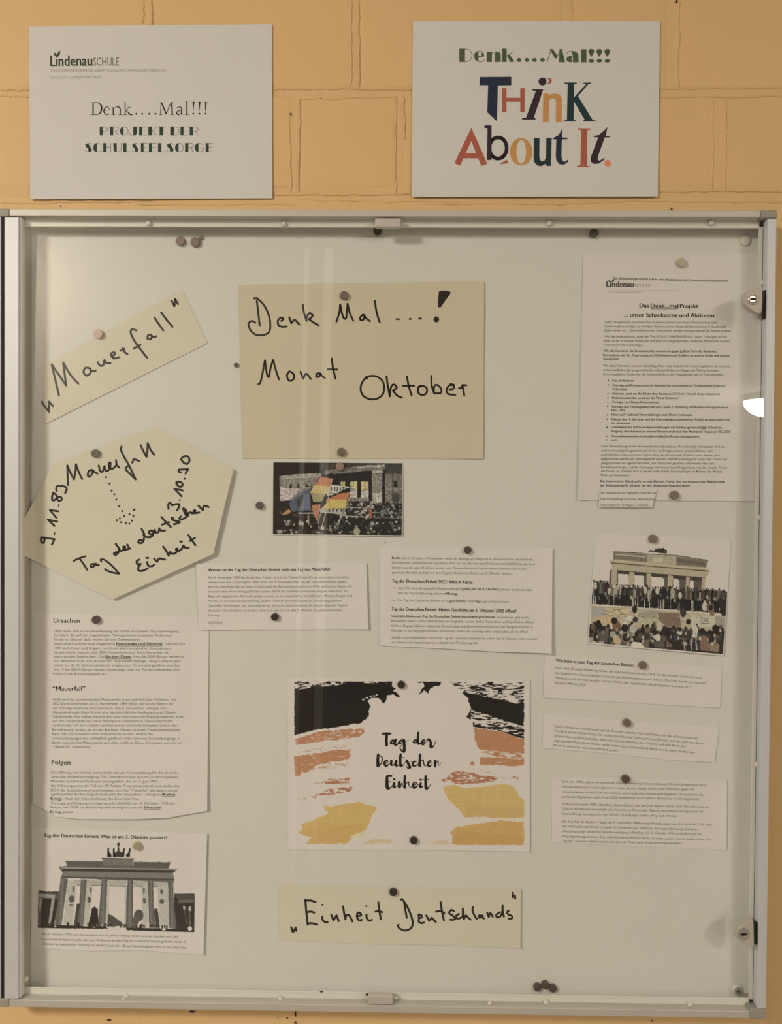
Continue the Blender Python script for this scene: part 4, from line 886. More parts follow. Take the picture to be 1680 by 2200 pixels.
p.poly([(362,430),(1270,444),(1272,488),(358,470)], g(118)); p.poly([(358,470),(1275,490),(1275,500),(350,482)], g(70))
p.poly([(690,320),(945,325),(940,385),(692,380)], g(112)); p.poly([(680,318),(952,322),(950,330),(682,328)], dk); p.poly([(935,335),(945,335),(942,388),(934,388)], lg)
for x in (740, 785, 850, 898): p.poly([(x-12,240),(x,232),(x+4,270),(x+22,290),(x+20,312),(x-14,312)] if x < 800 else [(x+22,236),(x+8,240),(x+2,270),(x-18,290),(x-16,312),(x+14,312)], vd)
p.ell(820,285,26,28,dk).ell(818,250,8,30,dk).ell(818,208,12,14,dk).poly([(805,195),(832,195),(828,200),(810,200)], dk)
# openings
p.poly([(395,500),(1240,520),(1235,890),(330,870)], WP)
p.poly([(440,500),(690,500),(680,545),(600,548),(470,540)], g(165)); p.poly([(720,500),(890,500),(880,552),(750,548)], g(168)); p.poly([(930,500),(1230,515),(1210,545),(1130,556),(950,552)], g(165))
for a in ([(480,540),(680,545)], [(735,545),(890,552)], [(940,548),(1050,552)], [(1110,550),(1140,550)]): p.line(a, 7, g(95))
for q in ([(345,480),(405,490),(395,560),(350,890),(295,885),(330,600)], [(512,492),(560,495),(552,600),(530,885),(478,880),(505,600)], [(680,495),(730,498),(722,700),(710,885),(650,880),(672,600)], [(895,495),(940,498),(938,700),(940,895),(878,890),(885,600)], [(1060,500),(1105,505),(1108,700),(1125,890),(1070,888),(1062,600)], [(1222,510),(1268,515),(1275,700),(1310,905),(1235,890),(1228,600)]):
    p.poly(q, g(92)); xm = sum(z[0] for z in q)/6; p.poly([(z[0]*.35+xm*.65, z[1]) for z in q], g(112))
for q in ([(405,505),(430,500),(475,545),(470,620),(440,868),(365,862),(395,600)], [(560,510),(605,548),(602,640),(570,872),(532,870),(548,640)], [(1005,560),(1050,510),(1060,560),(1060,885),(1020,880),(1010,640)], [(1140,560),(1205,520),(1228,560),(1235,890),(1160,880),(1145,700)], [(735,555),(745,550),(740,880),(712,880)], [(872,560),(885,555),(880,885),(866,860)]): p.poly(q, pl)
for x, y, w, h, c in ((450,575,10,28,md),(435,655,24,30,g(80)),(430,705,20,6,md),(590,580,9,24,md),(578,662,15,26,g(85)),(1027,585,8,26,md),(1032,668,12,24,g(85)),(1172,595,11,20,g(85)),(1175,675,20,20,g(90))): p.ell(x, y, w, h, c)
p.poly([(478,690),(505,690),(478,880),(450,880)], dk); p.poly([(600,730),(625,715),(650,740),(655,880),(570,880)], vd).poly([(1112,735),(1140,730),(1158,880),(1125,885)], dk)
p.poly([(735,775),(770,790),(850,850),(860,875),(728,880)], g(70)); p.ell(985,790,40,50,g(75)).ell(960,830,30,40,g(85))
p.poly([(162,580),(230,595),(335,590),(320,700),(290,890),(155,888)], g(78)); p.poly([(165,582),(232,596),(335,590),(333,604),(228,610),(165,598)], g(60))
p.poly([(165,610),(300,618),(298,650),(165,640)], lg); p.poly([(195,650),(272,655),(245,870),(180,870)], vd); p.poly([(272,650),(295,655),(262,850),(245,850)], lg); p.poly([(170,650),(192,650),(178,740),(168,760)], lg)
p.poly([(300,655),(325,660),(290,880),(262,878)], vd)
p.poly([(1278,610),(1446,610),(1442,925),(1300,915),(1275,700)], g(42)); p.poly([(1280,618),(1446,612),(1445,650),(1300,655)], g(75)); p.poly([(1310,660),(1440,655),(1438,680),(1312,690)], g(95))
p.ell(1358,725,10,16,pl).ell(1405,735,12,22,pl).line([(1362,740),(1382,860)], 8, g(90)).line([(1400,750),(1405,870)], 10, g(105))
p.poly([(158,872),(340,868),(600,880),(720,882),(735,900),(500,898),(158,893)], vd); p.poly([(880,890),(1000,890),(1440,905),(1435,926),(1000,915),(885,910)], vd)
rr = random.Random(3)
for k in range(70):
    x = rr.uniform(560, 1220); y = 868 + (x-560)*.03 + rr.uniform(-10, 6); p.ell(x, y, rr.uniform(3, 7), rr.uniform(8, 20), g(rr.choice((30, 45, 60, 90))))
for x in (405,490,585,625): p.ell(x, 870, 11, 26, vd)
for x, y, r in ((760,915,12),(620,885,9),(680,868,11),(1190,905,16),(850,900,14),(300,880,10)): p.ell(x, y, r, r*.5, WP)
p.ell(1405,897,18,19,WP)
_m0 = (p.img == np.array(WP)).all(-1, keepdims=True); p.grain(.11, 1.8, 8); im = np.where(_m0, np.array(WP), p.out())
# keep plain paper where the sky is
s_gate.picture([(80,1808),(420,1812),(418,2003),(81,1995)], im, 76, 1806, 3)

# ------------------------------------------------------------------ night photo with flags
s_night = Sheet('photo_print', [(586,992),(866,994)], [(585,1149),(864,1152)], M_paper, 'dark night photo of flags waved by a crowd before a lit columned building', 'photo', base=.9,
          lift=lambda a, b: 1.3*a*b + .6*b)
p = Paint(584, 990, 868, 1154, 4, (26, 24, 24)).frame(560, 980, 4.94).warp(.9, 4, 3)
k1 = lambda v: (v, v*.96, v*.88)
p.poly([(200,210),(640,190),(640,340),(540,330),(330,470),(205,470)], k1(120)); p.poly([(210,200),(640,180),(640,215),(240,250)], k1(150)); p.rect(240,260,480,330,k1(130)); p.poly([(210,330),(420,350),(310,470),(205,475)], (178,164,160))
for x in (320,400): p.ell(x, 320, 13, 28, k1(30))
p.poly([(640,80),(1330,70),(1330,150),(980,150),(800,180),(640,200)], k1(55)); p.poly([(680,150),(1000,110),(1320,90),(1320,140),(1180,150),(800,190),(680,200)], k1(110)); p.line([(1020,120),(1320,100)], 26, k1(150))
for x0, x1, t, c in ((1180,1290,190,125),(1320,1395,190,115),(1400,1500,150,100)): p.rect(x0, t, x1, 500, k1(c))
p.rect(1180,150,1300,185,k1(165)); p.rect(1330,60,1500,190,k1(60)); p.rect(1410,260,1450,330,k1(30)); p.rect(1400,340,1500,370,k1(125)); p.ell(1435,450,38,60,k1(60)); p.rect(1195,390,1285,505,k1(170))
for x0, x1 in ((850,895),(950,1025),(1065,1145)): p.rect(x0, 270, x1, 430, (188,170,118)); p.rect(x0, 360, x1, 440, k1(178)); p.line([(x0,360),(x1,360)], 6, k1(80)); p.line([((x0+x1)/2,270),((x0+x1)/2,430)], 4, k1(110))
p.rect(935,440,1150,480,k1(120))
rr = random.Random(11)
for k in range(240): p.ell(rr.uniform(880, 1500), rr.uniform(485, 660), rr.uniform(5, 16), rr.uniform(5, 18), k1(rr.choice((30, 45, 90, 140, 170))))
p.line([(860,630),(1150,650)], 8, k1(165)); p.line([(1180,600),(1500,605)], 8, k1(140)); p.line([(1180,650),(1500,660)], 6, k1(120)); p.line([(860,545),(1150,550)], 8, k1(150))
for k in range(460):
    y = rr.uniform(560, 840); x = rr.uniform(130, 1500)
    if y < 660 and x > 850: continue
    p.ell(x, y, rr.uniform(5, 22), rr.uniform(6, 22), k1(rr.choice((20, 22, 26, 30, 40, 55, 75))))
for k in range(46): x, y = rr.uniform(150, 1480), rr.uniform(670, 835); p.ell(x, y, rr.uniform(6, 18), rr.uniform(6, 16), k1(rr.choice((120, 150, 165))))
p.grain(.5, 2.2, 44)
p.poly([(330,470),(420,390),(540,330),(520,420),(540,580),(430,580),(330,590),(300,500)], (78,84,98)); p.poly([(420,420),(470,400),(440,500),(400,560),(385,480)], k1(45)); p.poly([(460,400),(520,410),(525,560),(430,570)], (96,104,118))
p.poly([(540,330),(640,215),(770,175),(760,240),(690,235),(610,235),(560,310),(480,330),(470,290)], k1(24))
p.poly([(640,218),(765,240),(745,320),(570,308)], (176,116,84)); p.poly([(565,308),(740,318),(715,405),(525,395)], (186,164,110)); p.poly([(535,400),(690,405),(650,480),(560,490)], (150,138,105))
p.poly([(745,300),(975,330),(950,400),(700,420),(720,350)], (192,186,172)); 
for x in (755,790,815,845,880,945): p.line([(x,325),(x-6,375)], 9, k1(30))
p.line([(735,330),(752,372)], 8, k1(30)); p.line([(860,330),(900,335)], 7, k1(30)); p.line([(845,350),(890,372)], 7, k1(30)); p.line([(940,330),(975,350),(945,375)], 7, k1(30))
p.line([(720,395),(800,400)], 12, k1(110))
p.poly([(670,440),(800,400),(900,345),(955,330),(945,385),(840,400),(760,430),(690,460)], k1(20))
p.poly([(700,455),(850,395),(945,388),(920,462),(770,460),(690,500)], (176,112,78)); p.poly([(740,460),(918,462),(890,555),(640,560),(700,500)], (190,166,96))
p.poly([(600,560),(880,565),(865,620),(640,600)], k1(165)); 
for x in (690,720,760,800,850): p.rect(x, 560, x+16, 590, k1(40))
p.poly([(540,520),(640,510),(600,690),(560,620)], (170,116,88)); p.poly([(220,620),(300,560),(325,590),(260,620)], (180,130,95)); p.rect(1150,560,1180,660,(140,90,70))
for a, b in (((760,240),(690,560)),((700,560),(645,770)),((985,330),(880,600)),((890,590),(780,770)),((860,600),(815,770)),((640,590),(605,720)),((500,600),(510,730))): p.line([a, b], 9, k1(172))
p.line([(395,605),(560,605)], 14, k1(160)); p.ell(655,765,22,24,k1(165)).ell(430,715,30,22,k1(160)).ell(740,780,18,18,k1(120)).ell(1020,800,36,42,(150,150,120)).ell(205,800,30,22,k1(150)).ell(285,720,28,18,k1(130)).ell(1185,715,22,22,k1(150))
p.poly([(130,60),(640,75),(640,160),(400,190),(200,210),(130,240)], k1(24))
p.grain(.12, 2, 4)
s_night.picture([(587.3,993.3),(864.7,995.3),(862.8,1150),(586.3,1147.5)], p.out(), 584, 990, 4)

# ------------------------------------------------------------------ colour photo: people on the wall before the gate
s_crowd = Sheet('photo_print', [(1279,1146),(1571,1160)], [(1262,1383),(1554,1409)], M_paper, 'tilted colour photo of people standing on a painted wall before a columned gate', 'photo', base=.6,
          lift=lambda a, b: 1.6*b*b + 1.2*a*b)
W2 = (202.5, 191, 178.3)
p = Paint(1258, 1150, 1572, 1412, 4, W2).frame(1220, 1130, 4.4211).warp(.6, 3, 7)
st1, st2, st3 = (176,158,122), (140,124,98), (70,60,50)
p.poly([(428,240),(765,262),(1020,275),(1335,325),(1310,400),(1350,430),(1310,490),(1300,620),(390,560),(400,450),(420,390),(392,320),(432,318)], (168,152,120))
p.poly([(435,250),(755,275),(755,345),(430,315)], st2); p.poly([(450,262),(740,290),(740,300),(450,275)], st1); p.poly([(1030,290),(1320,330),(1315,395),(1028,370)], st2); p.poly([(1040,310),(1310,350),(1312,380),(1040,340)], (115,104,88)); p.poly([(770,275),(1010,295),(1010,365),(765,345)], (160,148,120)); p.poly([(810,300),(900,305),(900,345),(810,340)], (182,168,138))
p.line([(430,243),(760,265),(1020,278),(1335,328)], 8, (88,74,58)); p.line([(410,350),(1345,430)], 9, (84,68,52)); p.line([(395,322),(1350,415)], 6, (188,170,134))
p.poly([(470,420),(1310,490),(1300,620),(460,560)], st3)
for q in ([(478,455),(580,462),(575,560),(475,560)], [(632,468),(722,475),(722,590),(630,560)], [(790,480),(900,490),(922,520),(915,590),(790,580)], [(1000,502),(1040,500),(1062,530),(1055,620),(1000,610)], [(1160,520),(1185,515),(1198,540),(1190,620),(1155,620)]): p.poly(q, W2)
for q in ([(415,415),(470,420),(465,560),(400,560)], [(585,435),(632,440),(625,570),(575,570)], [(750,450),(792,455),(785,580),(745,580)], [(950,470),(1000,475),(990,610),(945,600)], [(1125,480),(1160,485),(1150,620),(1115,620)], [(1275,490),(1310,495),(1300,620),(1265,620)]): p.poly(q, (170,152,116)); 
for q in ([(400,420),(418,415),(410,560),(392,560)], [(725,470),(748,470),(745,580),(722,590)], [(915,490),(948,490),(940,600),(915,600)], [(1060,510),(1120,510),(1110,620),(1055,620)], [(1195,520),(1270,520),(1260,630),(1195,630)]): p.poly(q, (104,92,74))
p.line([(765,240),(940,258)], 12, (50,45,42)).ell(862,205,8,22,(50,45,42)).ell(905,203,11,20,(50,45,42)).ell(885,232,46,18,(50,45,42)).ell(838,232,16,18,(60,54,50)).ell(930,240,12,16,(60,54,50)).ell(790,240,22,12,(110,100,88)).line([(1150,300),(1220,308)], 8, (110,100,88))
p.poly([(245,515),(390,525),(385,545),(245,540)], (150,140,120)); p.poly([(1330,600),(1520,625),(1515,680),(1320,650)], (110,92,72))
# wall with graffiti
p.poly([(225,735),(600,755),(1500,830),(1480,1200),(205,1100)], (172,154,120))
p.poly([(225,740),(600,758),(1500,835),(1498,850),(600,775),(222,758)], (196,184,158)); 
for q, c in (([(330,780),(600,790),(560,850),(350,860)], (196,168,120)), ([(230,780),(330,770),(380,800),(360,850),(230,860)], (150,146,138)), ([(680,800),(900,810),(800,880),(660,870)], (150,140,112)), ([(860,820),(1060,830),(1080,980),(940,960),(860,890)], (150,116,88)), ([(560,850),(640,870),(560,930),(520,930)], (190,182,160)), ([(1160,840),(1420,860),(1400,960),(1180,960)], (182,170,144)), ([(300,860),(520,880),(470,960),(250,900)], (186,152,104)), ([(1400,860),(1490,870),(1480,1100),(1400,1060)], (146,134,118)), ([(660,880),(860,890),(850,930),(640,930)], (168,160,120))): p.poly(q, c)
rr = random.Random(5)
for k in range(26): x, y = rr.uniform(240, 1400), rr.uniform(790, 900); p.line([(x, y), (x+rr.uniform(20, 70), y+rr.uniform(-25, 25)), (x+rr.uniform(60, 110), y+rr.uniform(-20, 40))], 4, rr.choice(((70,60,50), (110,80,60), (90,100,80), (200,190,165))), .8)
for y in (880,900,925): p.line([(1262,y),(1290,y-4),(1300,y+4),(1340,y)], 5, (80,74,66))
# people on top
cols = ((28,24,24),(30,27,28),(24,22,22),(38,34,34),(60,52,46),(120,105,86),(150,142,126),(70,66,66),(34,30,32),(92,74,58))
for k in range(64):
    t = (k+rr.random()*.7)/64; x = 240+t*1270; top = 560+t*60+rr.uniform(-22, 12); bt = 742+t*92; c = rr.choice(cols)
    if t < .12: top -= 25
    hip = top+(bt-top)*.55; p.poly([(x-18,top+24),(x,top+12),(x+18,top+24),(x+20,hip),(x-20,hip)], c); c2 = rr.choice(((24,22,24),(30,28,30),(40,38,42),(150,140,122),(26,24,24)))
    p.poly([(x-18,hip-3),(x-2,hip-3),(x-5,bt),(x-16,bt)], c2).poly([(x,hip-3),(x+18,hip-3),(x+15,bt),(x+4,bt)], c2); p.ell(x, top+6, 9, 12, rr.choice(((40,32,28),(30,26,24),(150,116,88),(60,48,38))))
for k in range(30): t = rr.random(); x = 250+t*1240; p.rect(x-20, 640+t*80, x+24, 735+t*92, (26,24,25), .9)
for x, y in ((395,620),(1065,660),(735,610),(260,570),(850,620)): p.ell(x, y, 18, 34, (176,166,146))
p.poly([(1270,760),(1300,700),(1322,740),(1310,805),(1280,800)], (182,168,140)); p.poly([(1320,790),(1350,735),(1385,745),(1392,850),(1370,860),(1340,820)], (150,110,84)); p.ell(1358,775,22,28,(40,34,32)); p.ell(635,790,24,40,(34,30,32)).ell(1095,820,30,50,(60,56,54))
p.poly([(1420,700),(1510,650),(1500,860),(1460,850)], (44,36,34))
# crowd in front
p.poly([(205,930),(400,960),(640,980),(900,960),(1200,990),(1490,1000),(1475,1220),(200,1108)], (32,28,28))
for k in range(150):
    x = rr.uniform(215, 1470); y = rr.uniform(900, 1010)+rr.random()*130; 
    if y > 1095+(x-200)*.085: continue
    c = rr.choice(((26,24,24),(34,30,32),(40,36,38),(60,54,50),(96,82,66),(128,104,76),(150,140,124),(52,60,70),(30,28,30),(28,26,26)))
    p.poly([(x-28,y+70),(x-26,y+20),(x,y+4),(x+26,y+20),(x+28,y+70)], c); p.ell(x, y, 13, 17, rr.choice(((30,25,23),(24,20,20),(56,42,32),(96,78,58))))
for q, c in (([(410,980),(430,920),(480,900),(510,950),(480,1000)], (140,96,60)), ([(300,1080),(310,1000),(370,980),(390,1010),(370,1110)], (98,92,78)), ([(490,1020),(560,980),(610,1020),(605,1100),(520,1110)], (138,124,96)), ([(420,1050),(470,1030),(510,1090),(500,1120),(440,1110)], (186,154,98)), ([(590,950),(620,930),(660,980),(640,1015),(590,1000)], (160,156,146)), ([(845,930),(880,900),(900,960),(880,1000),(840,990)], (178,168,142)), ([(1185,960),(1215,930),(1238,980),(1225,1060),(1188,1060)], (182,176,160)), ([(1030,1020),(1060,950),(1095,980),(1080,1040)], (178,168,146)), ([(1250,1060),(1290,1030),(1340,1070),(1330,1190),(1260,1180)], (150,104,80)), ([(1330,1120),(1400,1090),(1440,1130),(1430,1200),(1340,1190)], (158,128,98)), ([(820,1100),(880,1080),(920,1110),(910,1160),(820,1150)], (92,86,78)), ([(700,1020),(770,1010),(780,1080),(720,1080)], (52,50,50))): p.poly(q, c)
for x, y, r, c in ((440,900,30,(34,26,22)),(540,970,34,(30,25,22)),(555,1060,36,(26,24,24)),(855,1060,30,(190,180,156)),(640,890,26,(60,56,54)),(1145,910,24,(30,26,26)),(1400,970,30,(34,28,26)),(1060,980,20,(30,26,24)),(290,920,24,(26,22,22))): p.ell(x, y, r, r*1.1, c)
for k in range(46): x, y = rr.uniform(230, 1460), rr.uniform(940, 1130); p.poly([(x-9,y),(x+8,y-6),(x+12,y+26),(x-6,y+30)], rr.choice(((188,180,164),(150,140,120),(120,90,66),(172,160,136))), .85) if y < 1080+(x-200)*.085 else None
for k in range(30): x = rr.uniform(250, 1480); y = 610+(x-240)*.045+rr.uniform(0, 60); p.poly([(x-8,y),(x+8,y-4),(x+9,y+26),(x-8,y+28)], rr.choice(((180,172,156),(140,126,104),(120,110,98))), .85)
for x in (1100,1165,1215): p.line([(x,1090),(x+12,1180)], 12, (150,146,136))
p.poly([(225,1110),(250,1095),(280,1112),(285,1122),(225,1118)], W2); p.poly([(590,1150),(620,1100),(690,1105),(725,1150),(720,1165),(590,1152)], (206,192,160))
_m0 = (p.img == np.array(W2)).all(-1, keepdims=True); _g = p.img.mean(-1, keepdims=True); p.img = (p.img*.62 + _g*np.array([1.03, 1.0, .93])*.38); p.img = np.where(_g > 130, p.img*1.06, p.img*.88); p.grain(.15, 1.5, 14); 
s_crowd.picture([(1280,1170),(1569,1184),(1552.6,1406.2),(1264.2,1380)], np.where(_m0, np.array(W2), p.out()), 1258, 1150, 4)

# ------------------------------------------------------------------ flag poster
s_flag = Sheet('poster', [(619,1457),(1138,1459)], [(618,1825),(880,1826),(1138,1830)], M_paper, 'landscape poster with black, coral and yellow brush strokes and brush script text', 'poster', base=.7,
          lift=lambda a, b: 1.3*(np.clip(a-.8, 0, 1)/.2)**2 + .5*b)
WH = (202.5, 191, 178.3)
p = Paint(628, 1460, 1130, 1818, 3, WH).frame(600, 1440, 3.0).warp(2.6, 7, 21)
H_, W_ = p.h, p.w
BK, RD, RD2 = (15, 14, 15), (172, 120, 86), (162, 106, 76)
fine = noise(H_, W_, 26, 6, 31, 4); fine2 = noise(H_, W_, 20, 5, 32, 4); diag = np.zeros((H_, W_))
def fleck(px_poly, thr, arr=fine):
    r = p.mask(px_poly); m = np.zeros((H_, W_), bool)
    if r is not None: m[r[0]] = r[1]
    return m & (arr > thr)
hl = fleck([(90,66),(420,66),(400,92),(200,112),(90,128)], .50) | fleck([(400,66),(740,66),(740,82),(420,84)], .58)
p.poly([(97,74),(730,72),(728,100),(748,118),(735,132),(760,150),(784,184),(735,156),(700,160),(690,185),(672,218),(660,195),(640,178),(600,180),(565,195),(590,232),(572,260),(578,290),(560,320),(525,338),(440,355),(330,372),(230,385),(160,405),(97,418)], BK, holes=hl)
for x, y in ((545,188),(565,178),(590,170),(612,164),(630,160)): p.ell(x, y, 8, 4, WH)
p.poly([(878,74),(1046,74),(1036,98),(1000,105),(975,118),(965,152),(945,140),(930,130),(895,162),(915,122),(935,104),(930,85),(900,82)], BK)
sh = noise(H_, W_, 34, 7, 41, 4)
Xc = (p.X-600)*3; Yc = (p.Y-1440)*3
b1 = (Yc > 60) & (Yc < 120+ (Xc-1100)*.22) & (Xc > 1080) & (sh > .47)
b2 = (Yc > 255+(Xc-1240)*.32) & (Yc < 345+(Xc-1240)*.24) & (Xc > 1235) & (sh > .485)
p.poly([(1100,76),(1578,76),(1578,440),(1520,424),(1480,412),(1430,396),(1380,382),(1300,372),(1250,366),(1242,330),(1203,302),(1225,270),(1232,240),(1215,180),(1180,150),(1190,130),(1150,112)], BK, holes=b1 | b2)
p.poly([(1520,440),(1578,450),(1578,478),(1545,462)], BK)
r1 = (fine2 > .56)
def red(pts, thr=.62, c=RD): p.poly(pts, c, holes=(fine2 > thr))
red([(100,446),(160,424),(240,400),(330,386),(440,380),(556,374),(548,400),(520,428),(440,440),(300,455),(180,470),(104,485)], .64)
red([(97,556),(200,540),(330,520),(465,505),(452,530),(462,548),(440,580),(340,592),(250,610),(190,650),(97,688)], .70)
red([(120,520),(300,495),(440,480),(430,500),(250,520),(120,540)], .44, (184,150,124))
red([(190,640),(300,605),(450,592),(440,620),(300,640),(200,655)], .46, (178,138,110))
red([(262,728),(330,700),(455,690),(446,735),(350,734)], .56, RD2); red([(97,735),(260,722),(262,738),(97,742)], .42, (184,150,124))
red([(230,800),(330,762),(475,748),(462,785),(350,800),(240,812)], .54, RD2); red([(110,832),(240,805),(240,828),(150,836)], .46)
red([(1255,372),(1330,378),(1430,398),(1520,425),(1578,445),(1578,540),(1500,535),(1400,520),(1300,515),(1276,500),(1262,450)], .80)
red([(1300,520),(1400,522),(1578,545),(1578,575),(1400,560),(1310,550)], .50); red([(1300,558),(1400,562),(1578,578),(1578,612),(1490,622),(1400,612),(1290,610)], .74)
red([(1224,606),(1240,584),(1258,600),(1256,612)], .9)
red([(1040,712),(1130,655),(1180,648),(1300,672),(1420,690),(1380,716),(1280,728),(1150,738)], .58, RD2); red([(1420,682),(1578,690),(1578,712),(1430,700)], .40); red([(1100,660),(1250,640),(1400,650),(1410,668),(1250,660)], .40, (184,150,124))
Y1_, Y2_, Y3_ = (194,162,100), (190,154,96), (182,140,86)
p.poly([(280,868),(340,880),(420,858),(510,850),(560,868),(632,880),(625,900),(600,930),(592,965),(575,1000),(565,1030),(500,1052),(448,1078),(440,1116),(300,1118),(170,1118),(208,1080),(160,1066),(118,1048),(150,1020),(148,992),(210,968),(300,930),(320,915),(295,900)], Y1_)
p.poly([(200,1010),(420,1000),(560,1000),(440,1112),(190,1112),(215,1075),(165,1060)], Y2_, .7); p.poly([(460,1060),(560,1040),(540,1080),(470,1085)], (206,190,150), .8)
p.poly([(1055,748),(1130,742),(1200,760),(1300,752),(1420,735),(1500,740),(1535,780),(1545,820),(1578,832),(1578,950),(1400,955),(1300,942),(1190,946),(1165,905),(1140,880),(1085,825),(1062,780)], (194,164,104))
p.poly([(1200,860),(1578,880),(1578,950),(1190,945)], (188,156,102), .6)
p.poly([(1100,1040),(1140,1012),(1200,1000),(1300,985),(1420,968),(1578,975),(1578,1125),(1300,1130),(1115,1125),(1125,1090)], Y2_); p.poly([(1115,1060),(1300,1040),(1560,1080),(1578,1125),(1115,1128)], Y3_, .5)
p.poly([(1190,950),(1578,952),(1578,972),(1300,972)], (206,190,146), .5, holes=(fine < .5))
p.poly([(528,1116),(620,1086),(700,1090),(745,1118)], (196,176,140)).poly([(965,1122),(1010,1095),(1080,1098),(1112,1124)], (196,178,146))
_m0 = (p.img == np.array(WH)).all(-1, keepdims=True); p.grain(.05, 3, 6)
s_flag.picture([(632,1463.5),(1126.5,1465),(1126.5,1816),(631.5,1814)], np.where(_m0, np.array(WH), p.out()), 628, 1460, 3, step=.9)
G = (780, 1550, 8.4)
D = Draw(*G)
def sw(*pts): D.st(pts, 30, n=6)
sw((355,222,38),(430,218,44),(495,222,36)); sw((428,240,48),(420,340,52),(425,425,54))
sw((560,350,28),(530,340,34),(500,385,38),(530,400,28),(575,345,22)); sw((585,330,46),(570,400,50),(600,425,36),(640,390,12))
sw((715,345,26),(680,345,34),(645,385,36),(680,395,24),(720,345,18)); sw((735,330,46),(745,440,50),(738,540,52),(690,520,30),(665,470,18),(700,425,12),(760,370,12),(822,338,8))
sw((975,350,28),(940,335,32),(910,375,36),(950,385,24),(985,330,20)); sw((998,205,42),(990,310,46),(995,395,50),(1040,400,20))
sw((1045,385,20),(1100,370,22),(1120,335,16),(1085,335,28),(1058,385,42),(1085,415,38),(1130,385,12)); sw((1130,385,10),(1180,310,22),(1185,325,44),(1220,370,44),(1225,460,56),(1260,455,26),(1300,390,14),(1310,345,8))
sw((272,600,48),(265,700,52),(270,800,62)); sw((300,640,10),(325,625,20),(345,670,24),(330,750,20),(280,805,18))
sw((385,760,18),(430,740,22),(445,705,18),(410,705,30),(385,760,44),(420,805,40),(470,760,10)); sw((512,710,44),(505,775,46),(545,790,20),(580,740,16)); sw((598,715,46),(590,790,50),(640,795,14))
sw((678,595,46),(668,700,48),(680,800,50),(740,770,12),(785,690,14)); sw((610,660,10),(735,650,12)); sw((785,700,38),(820,770,46),(845,830,48),(805,840,20),(785,800,10),(850,735,8),(900,730,8))
sw((955,725,24),(920,725,34),(895,780,46),(940,805,30),(1000,760,10)); sw((1030,600,46),(1022,700,46),(1020,800,54)); sw((1030,750,10),(1080,690,20),(1095,760,22),(1120,805,14),(1160,770,8))
sw((1165,770,14),(1220,740,20),(1225,710,14),(1195,715,30),(1170,770,44),(1195,810,36),(1250,770,10)); sw((1298,710,44),(1300,780,50),(1300,810,40)); sw((1310,770,10),(1350,710,20),(1360,780,14),(1380,790,10),(1410,740,8))
sw((510,985,40),(440,990,46),(432,1090,54),(440,1200,56),(500,1190,20),(545,1130,10)); sw((440,1090,12),(488,1085,14))
sw((562,1045,42),(566,1047,42)); sw((562,1115,42),(555,1185,46),(610,1160,12)); sw((650,1095,46),(648,1170,50),(665,1190,30),(700,1110,18),(715,1170,12),(740,1190,10))
sw((755,985,44),(750,1090,46),(755,1190,52)); sw((765,1150,10),(815,1085,18),(830,1160,18),(865,1190,10),(890,1160,10)); sw((900,1150,16),(955,1130,22),(960,1100,16),(920,1105,30),(900,1160,44),(935,1200,36),(1000,1130,10))
sw((1036,1052,40),(1040,1054,40)); sw((1040,1120,42),(1030,1180,46),(1080,1170,16)); sw((1130,990,44),(1128,1090,48),(1140,1205,52),(1190,1180,18),(1225,1120,8)); sw((1040,1052,10),(1190,1045,12))
s_flag.put(D, 'printed_title', M_black, off=.12)

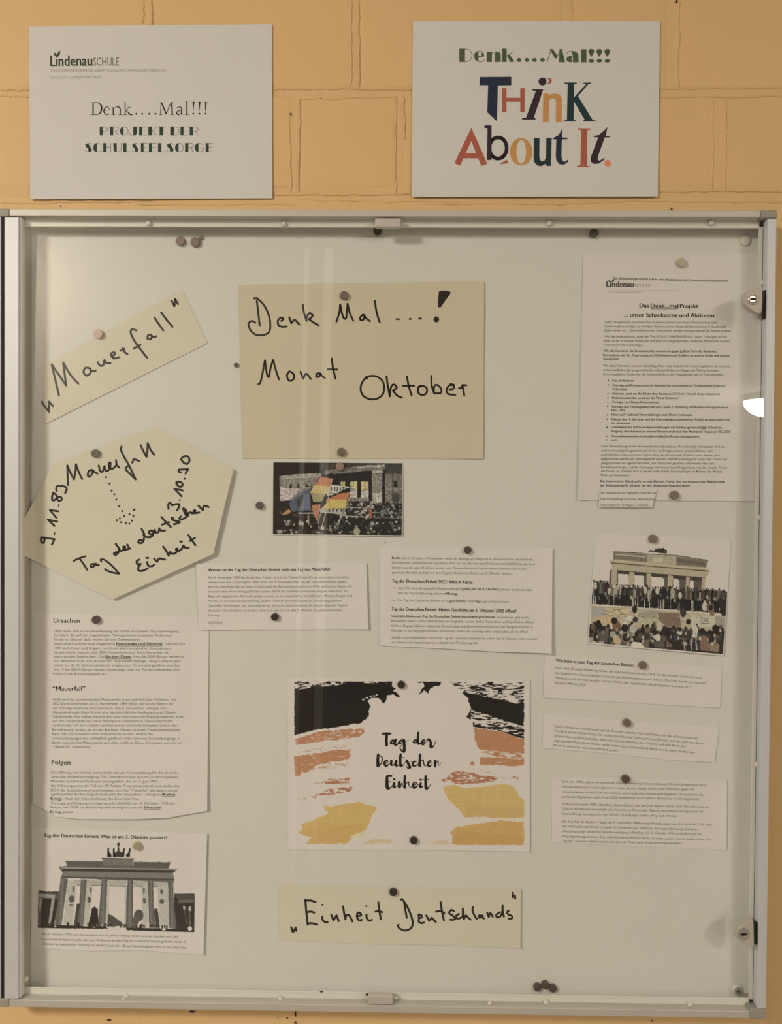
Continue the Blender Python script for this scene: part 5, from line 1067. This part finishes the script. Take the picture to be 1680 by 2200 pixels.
# ================================================================== MAGNETS
def mag_mat(n, c, metal=.25, rough=.35): return new_mat(n, alb(c), rough, metal=metal)  # brown and rosy tones stand in for reflections on nickel discs
MM = {'brown': mag_mat('brown_magnet', (112,94,80)), 'dark': mag_mat('dark_magnet', (66,56,48)), 'black': mag_mat('black_magnet', (42,36,32), .1),
      'pink': mag_mat('rosy_magnet', (144,120,104)), 'beige': mag_mat('beige_magnet', (160,146,118)), 'grey': mag_mat('grey_magnet', (84,78,68)), 'umber': mag_mat('umber_magnet', (82,64,56))}
def mag_mesh(r, h, mat):
    me = lathe_mesh('round_magnet', [(r, 0), (r, h*.82), (r*.94, h*.97), (r*.88, h), (r*.4, h*1.0)], 28, mat)
    sm = np.zeros(len(me.polygons), bool); me.polygons.foreach_set('use_smooth', sm); return me
MAGS = [(387,517,10,'brown',None,'brown disc magnet near the top left, left of a loose pair'),(419,519,10.5,'brown',None,'brown disc magnet near the top left, right of a loose pair'),(432,510,4.6,'brown',None,'tiny disc magnet touching the pair near the top left'),
 (811,495,9,'black',None,'black magnet half hidden below the top rail beside the glass clip'),(1277,500,9.5,'grey',None,'dark grey magnet under the top rail left of the tall sheet'),
 (1465,563,9.5,'beige','info','beige magnet at the top of the tall information sheet'),(1450,1064,9.5,'brown','info','brown magnet at the foot of the tall information sheet'),
 (739,634,9.5,'brown',s_dm,'brown magnet at the top of the large October card'),(733,971,9.5,'brown',s_dm,'brown magnet at the bottom edge of the large October card'),(730,1002,9,'pink',s_night,'rosy brown magnet holding the dark night photo'),
 (507,784,5,'grey',None,'tiny grey magnet left of the large October card'),(557,1086,8.5,'grey',None,'dark grey magnet left of the night photo'),
 (211,717,10,'pink',s_mf,'rosy magnet on the tilted Mauerfall card'),(204,974,9,'grey',s_hex,'dark grey magnet on the hexagon card'),(205,1332,9,'umber','ursa','dark brown magnet beside the Ursachen heading'),
 (590,1326,8.5,'black','warum','black magnet low on the text sheet right of the hexagon card'),(1005,1182,8.5,'umber','berlin','umber magnet at the top of the sheet with two bold headings'),
 (1404,1158,9.5,'brown',s_crowd,'brown magnet above the gate in the tilted colour photo'),(1382,1430,9,'brown','wie','brown magnet on the strip below the colour photo'),(1348,1554,9,'brown','doch','brown magnet on the middle text strip at lower right'),(1345,1675,9,'umber','ende','umber magnet on the lowest text sheet at lower right'),
 (862,1472,8.5,'black',s_flag,'black magnet at the top of the flag poster'),(889,1807,8.5,'black',s_flag,'black magnet at the bottom of the flag poster'),(845,1918,8.5,'black',s_ed,'black magnet on the Einheit card strip'),
 (294,1819,9,'beige',s_gate,'beige magnet beside the statue in the gate picture'),
 (1155,2123,8.8,'umber',None,'umber magnet at the bottom rail, left of a trio'),(1172,2118,8.8,'umber',None,'umber magnet at the bottom rail, middle of a trio'),(1188,2125,8.8,'umber',None,'umber magnet at the bottom rail, right of a trio')]
extra = {'info': 1.7, 'ursa': .9, 'warum': 2.6, 'berlin': 1.2, 'wie': .7, 'doch': .7, 'ende': .8}
for px, py, r, c, on, lab in MAGS:
    if on is None: l = 0.0
    elif isinstance(on, str): l = extra[on]
    else:
        a = (px-on.x0)/(on.x1-on.x0); b = (py-on.y0)/(on.y1-on.y0); l = on.base + float(on.liftf(np.float64(a), np.float64(b)))
    h = .0042 if r > 6 else .0025
    y = BOARD_Y - l/1000 - .0001
    o = bpy.data.objects.new('round_magnet', mag_mesh(r*.000545*1.0, h, MM[c])); link(o)
    q = U1(px, py, y - h); o.location = (q.x, y, q.z); tag(o, lab, 'magnet', 'round magnets in the display case')
# dark crumbs
def crumb(px, py, y, w, h, label):
    c = U1(px, py, y); bm = bmesh.new(); bmesh.ops.create_icosphere(bm, subdivisions=1, radius=1)
    for v in bm.verts: v.co = Vector((v.co.x*w, v.co.y*min(w, h)*.7, v.co.z*h))*random.uniform(.8, 1.1)
    o = bm_obj('dark_crumb', bm, M_dark); o.location = (c.x, y-min(w, h)*.5, c.z); tag(o, label, 'crumb')
crumb(827.5, 1166, BOARD_Y, .0009, .0009, 'tiny black speck on the white board below the night photo')
crumb(691, 2130, YL, .0028, .0012, 'flat black crumb lying on the bottom rail left of the bottom clip')
_f = bpy.data.objects.get('glyphs')
bpy.data.objects.remove(_to);
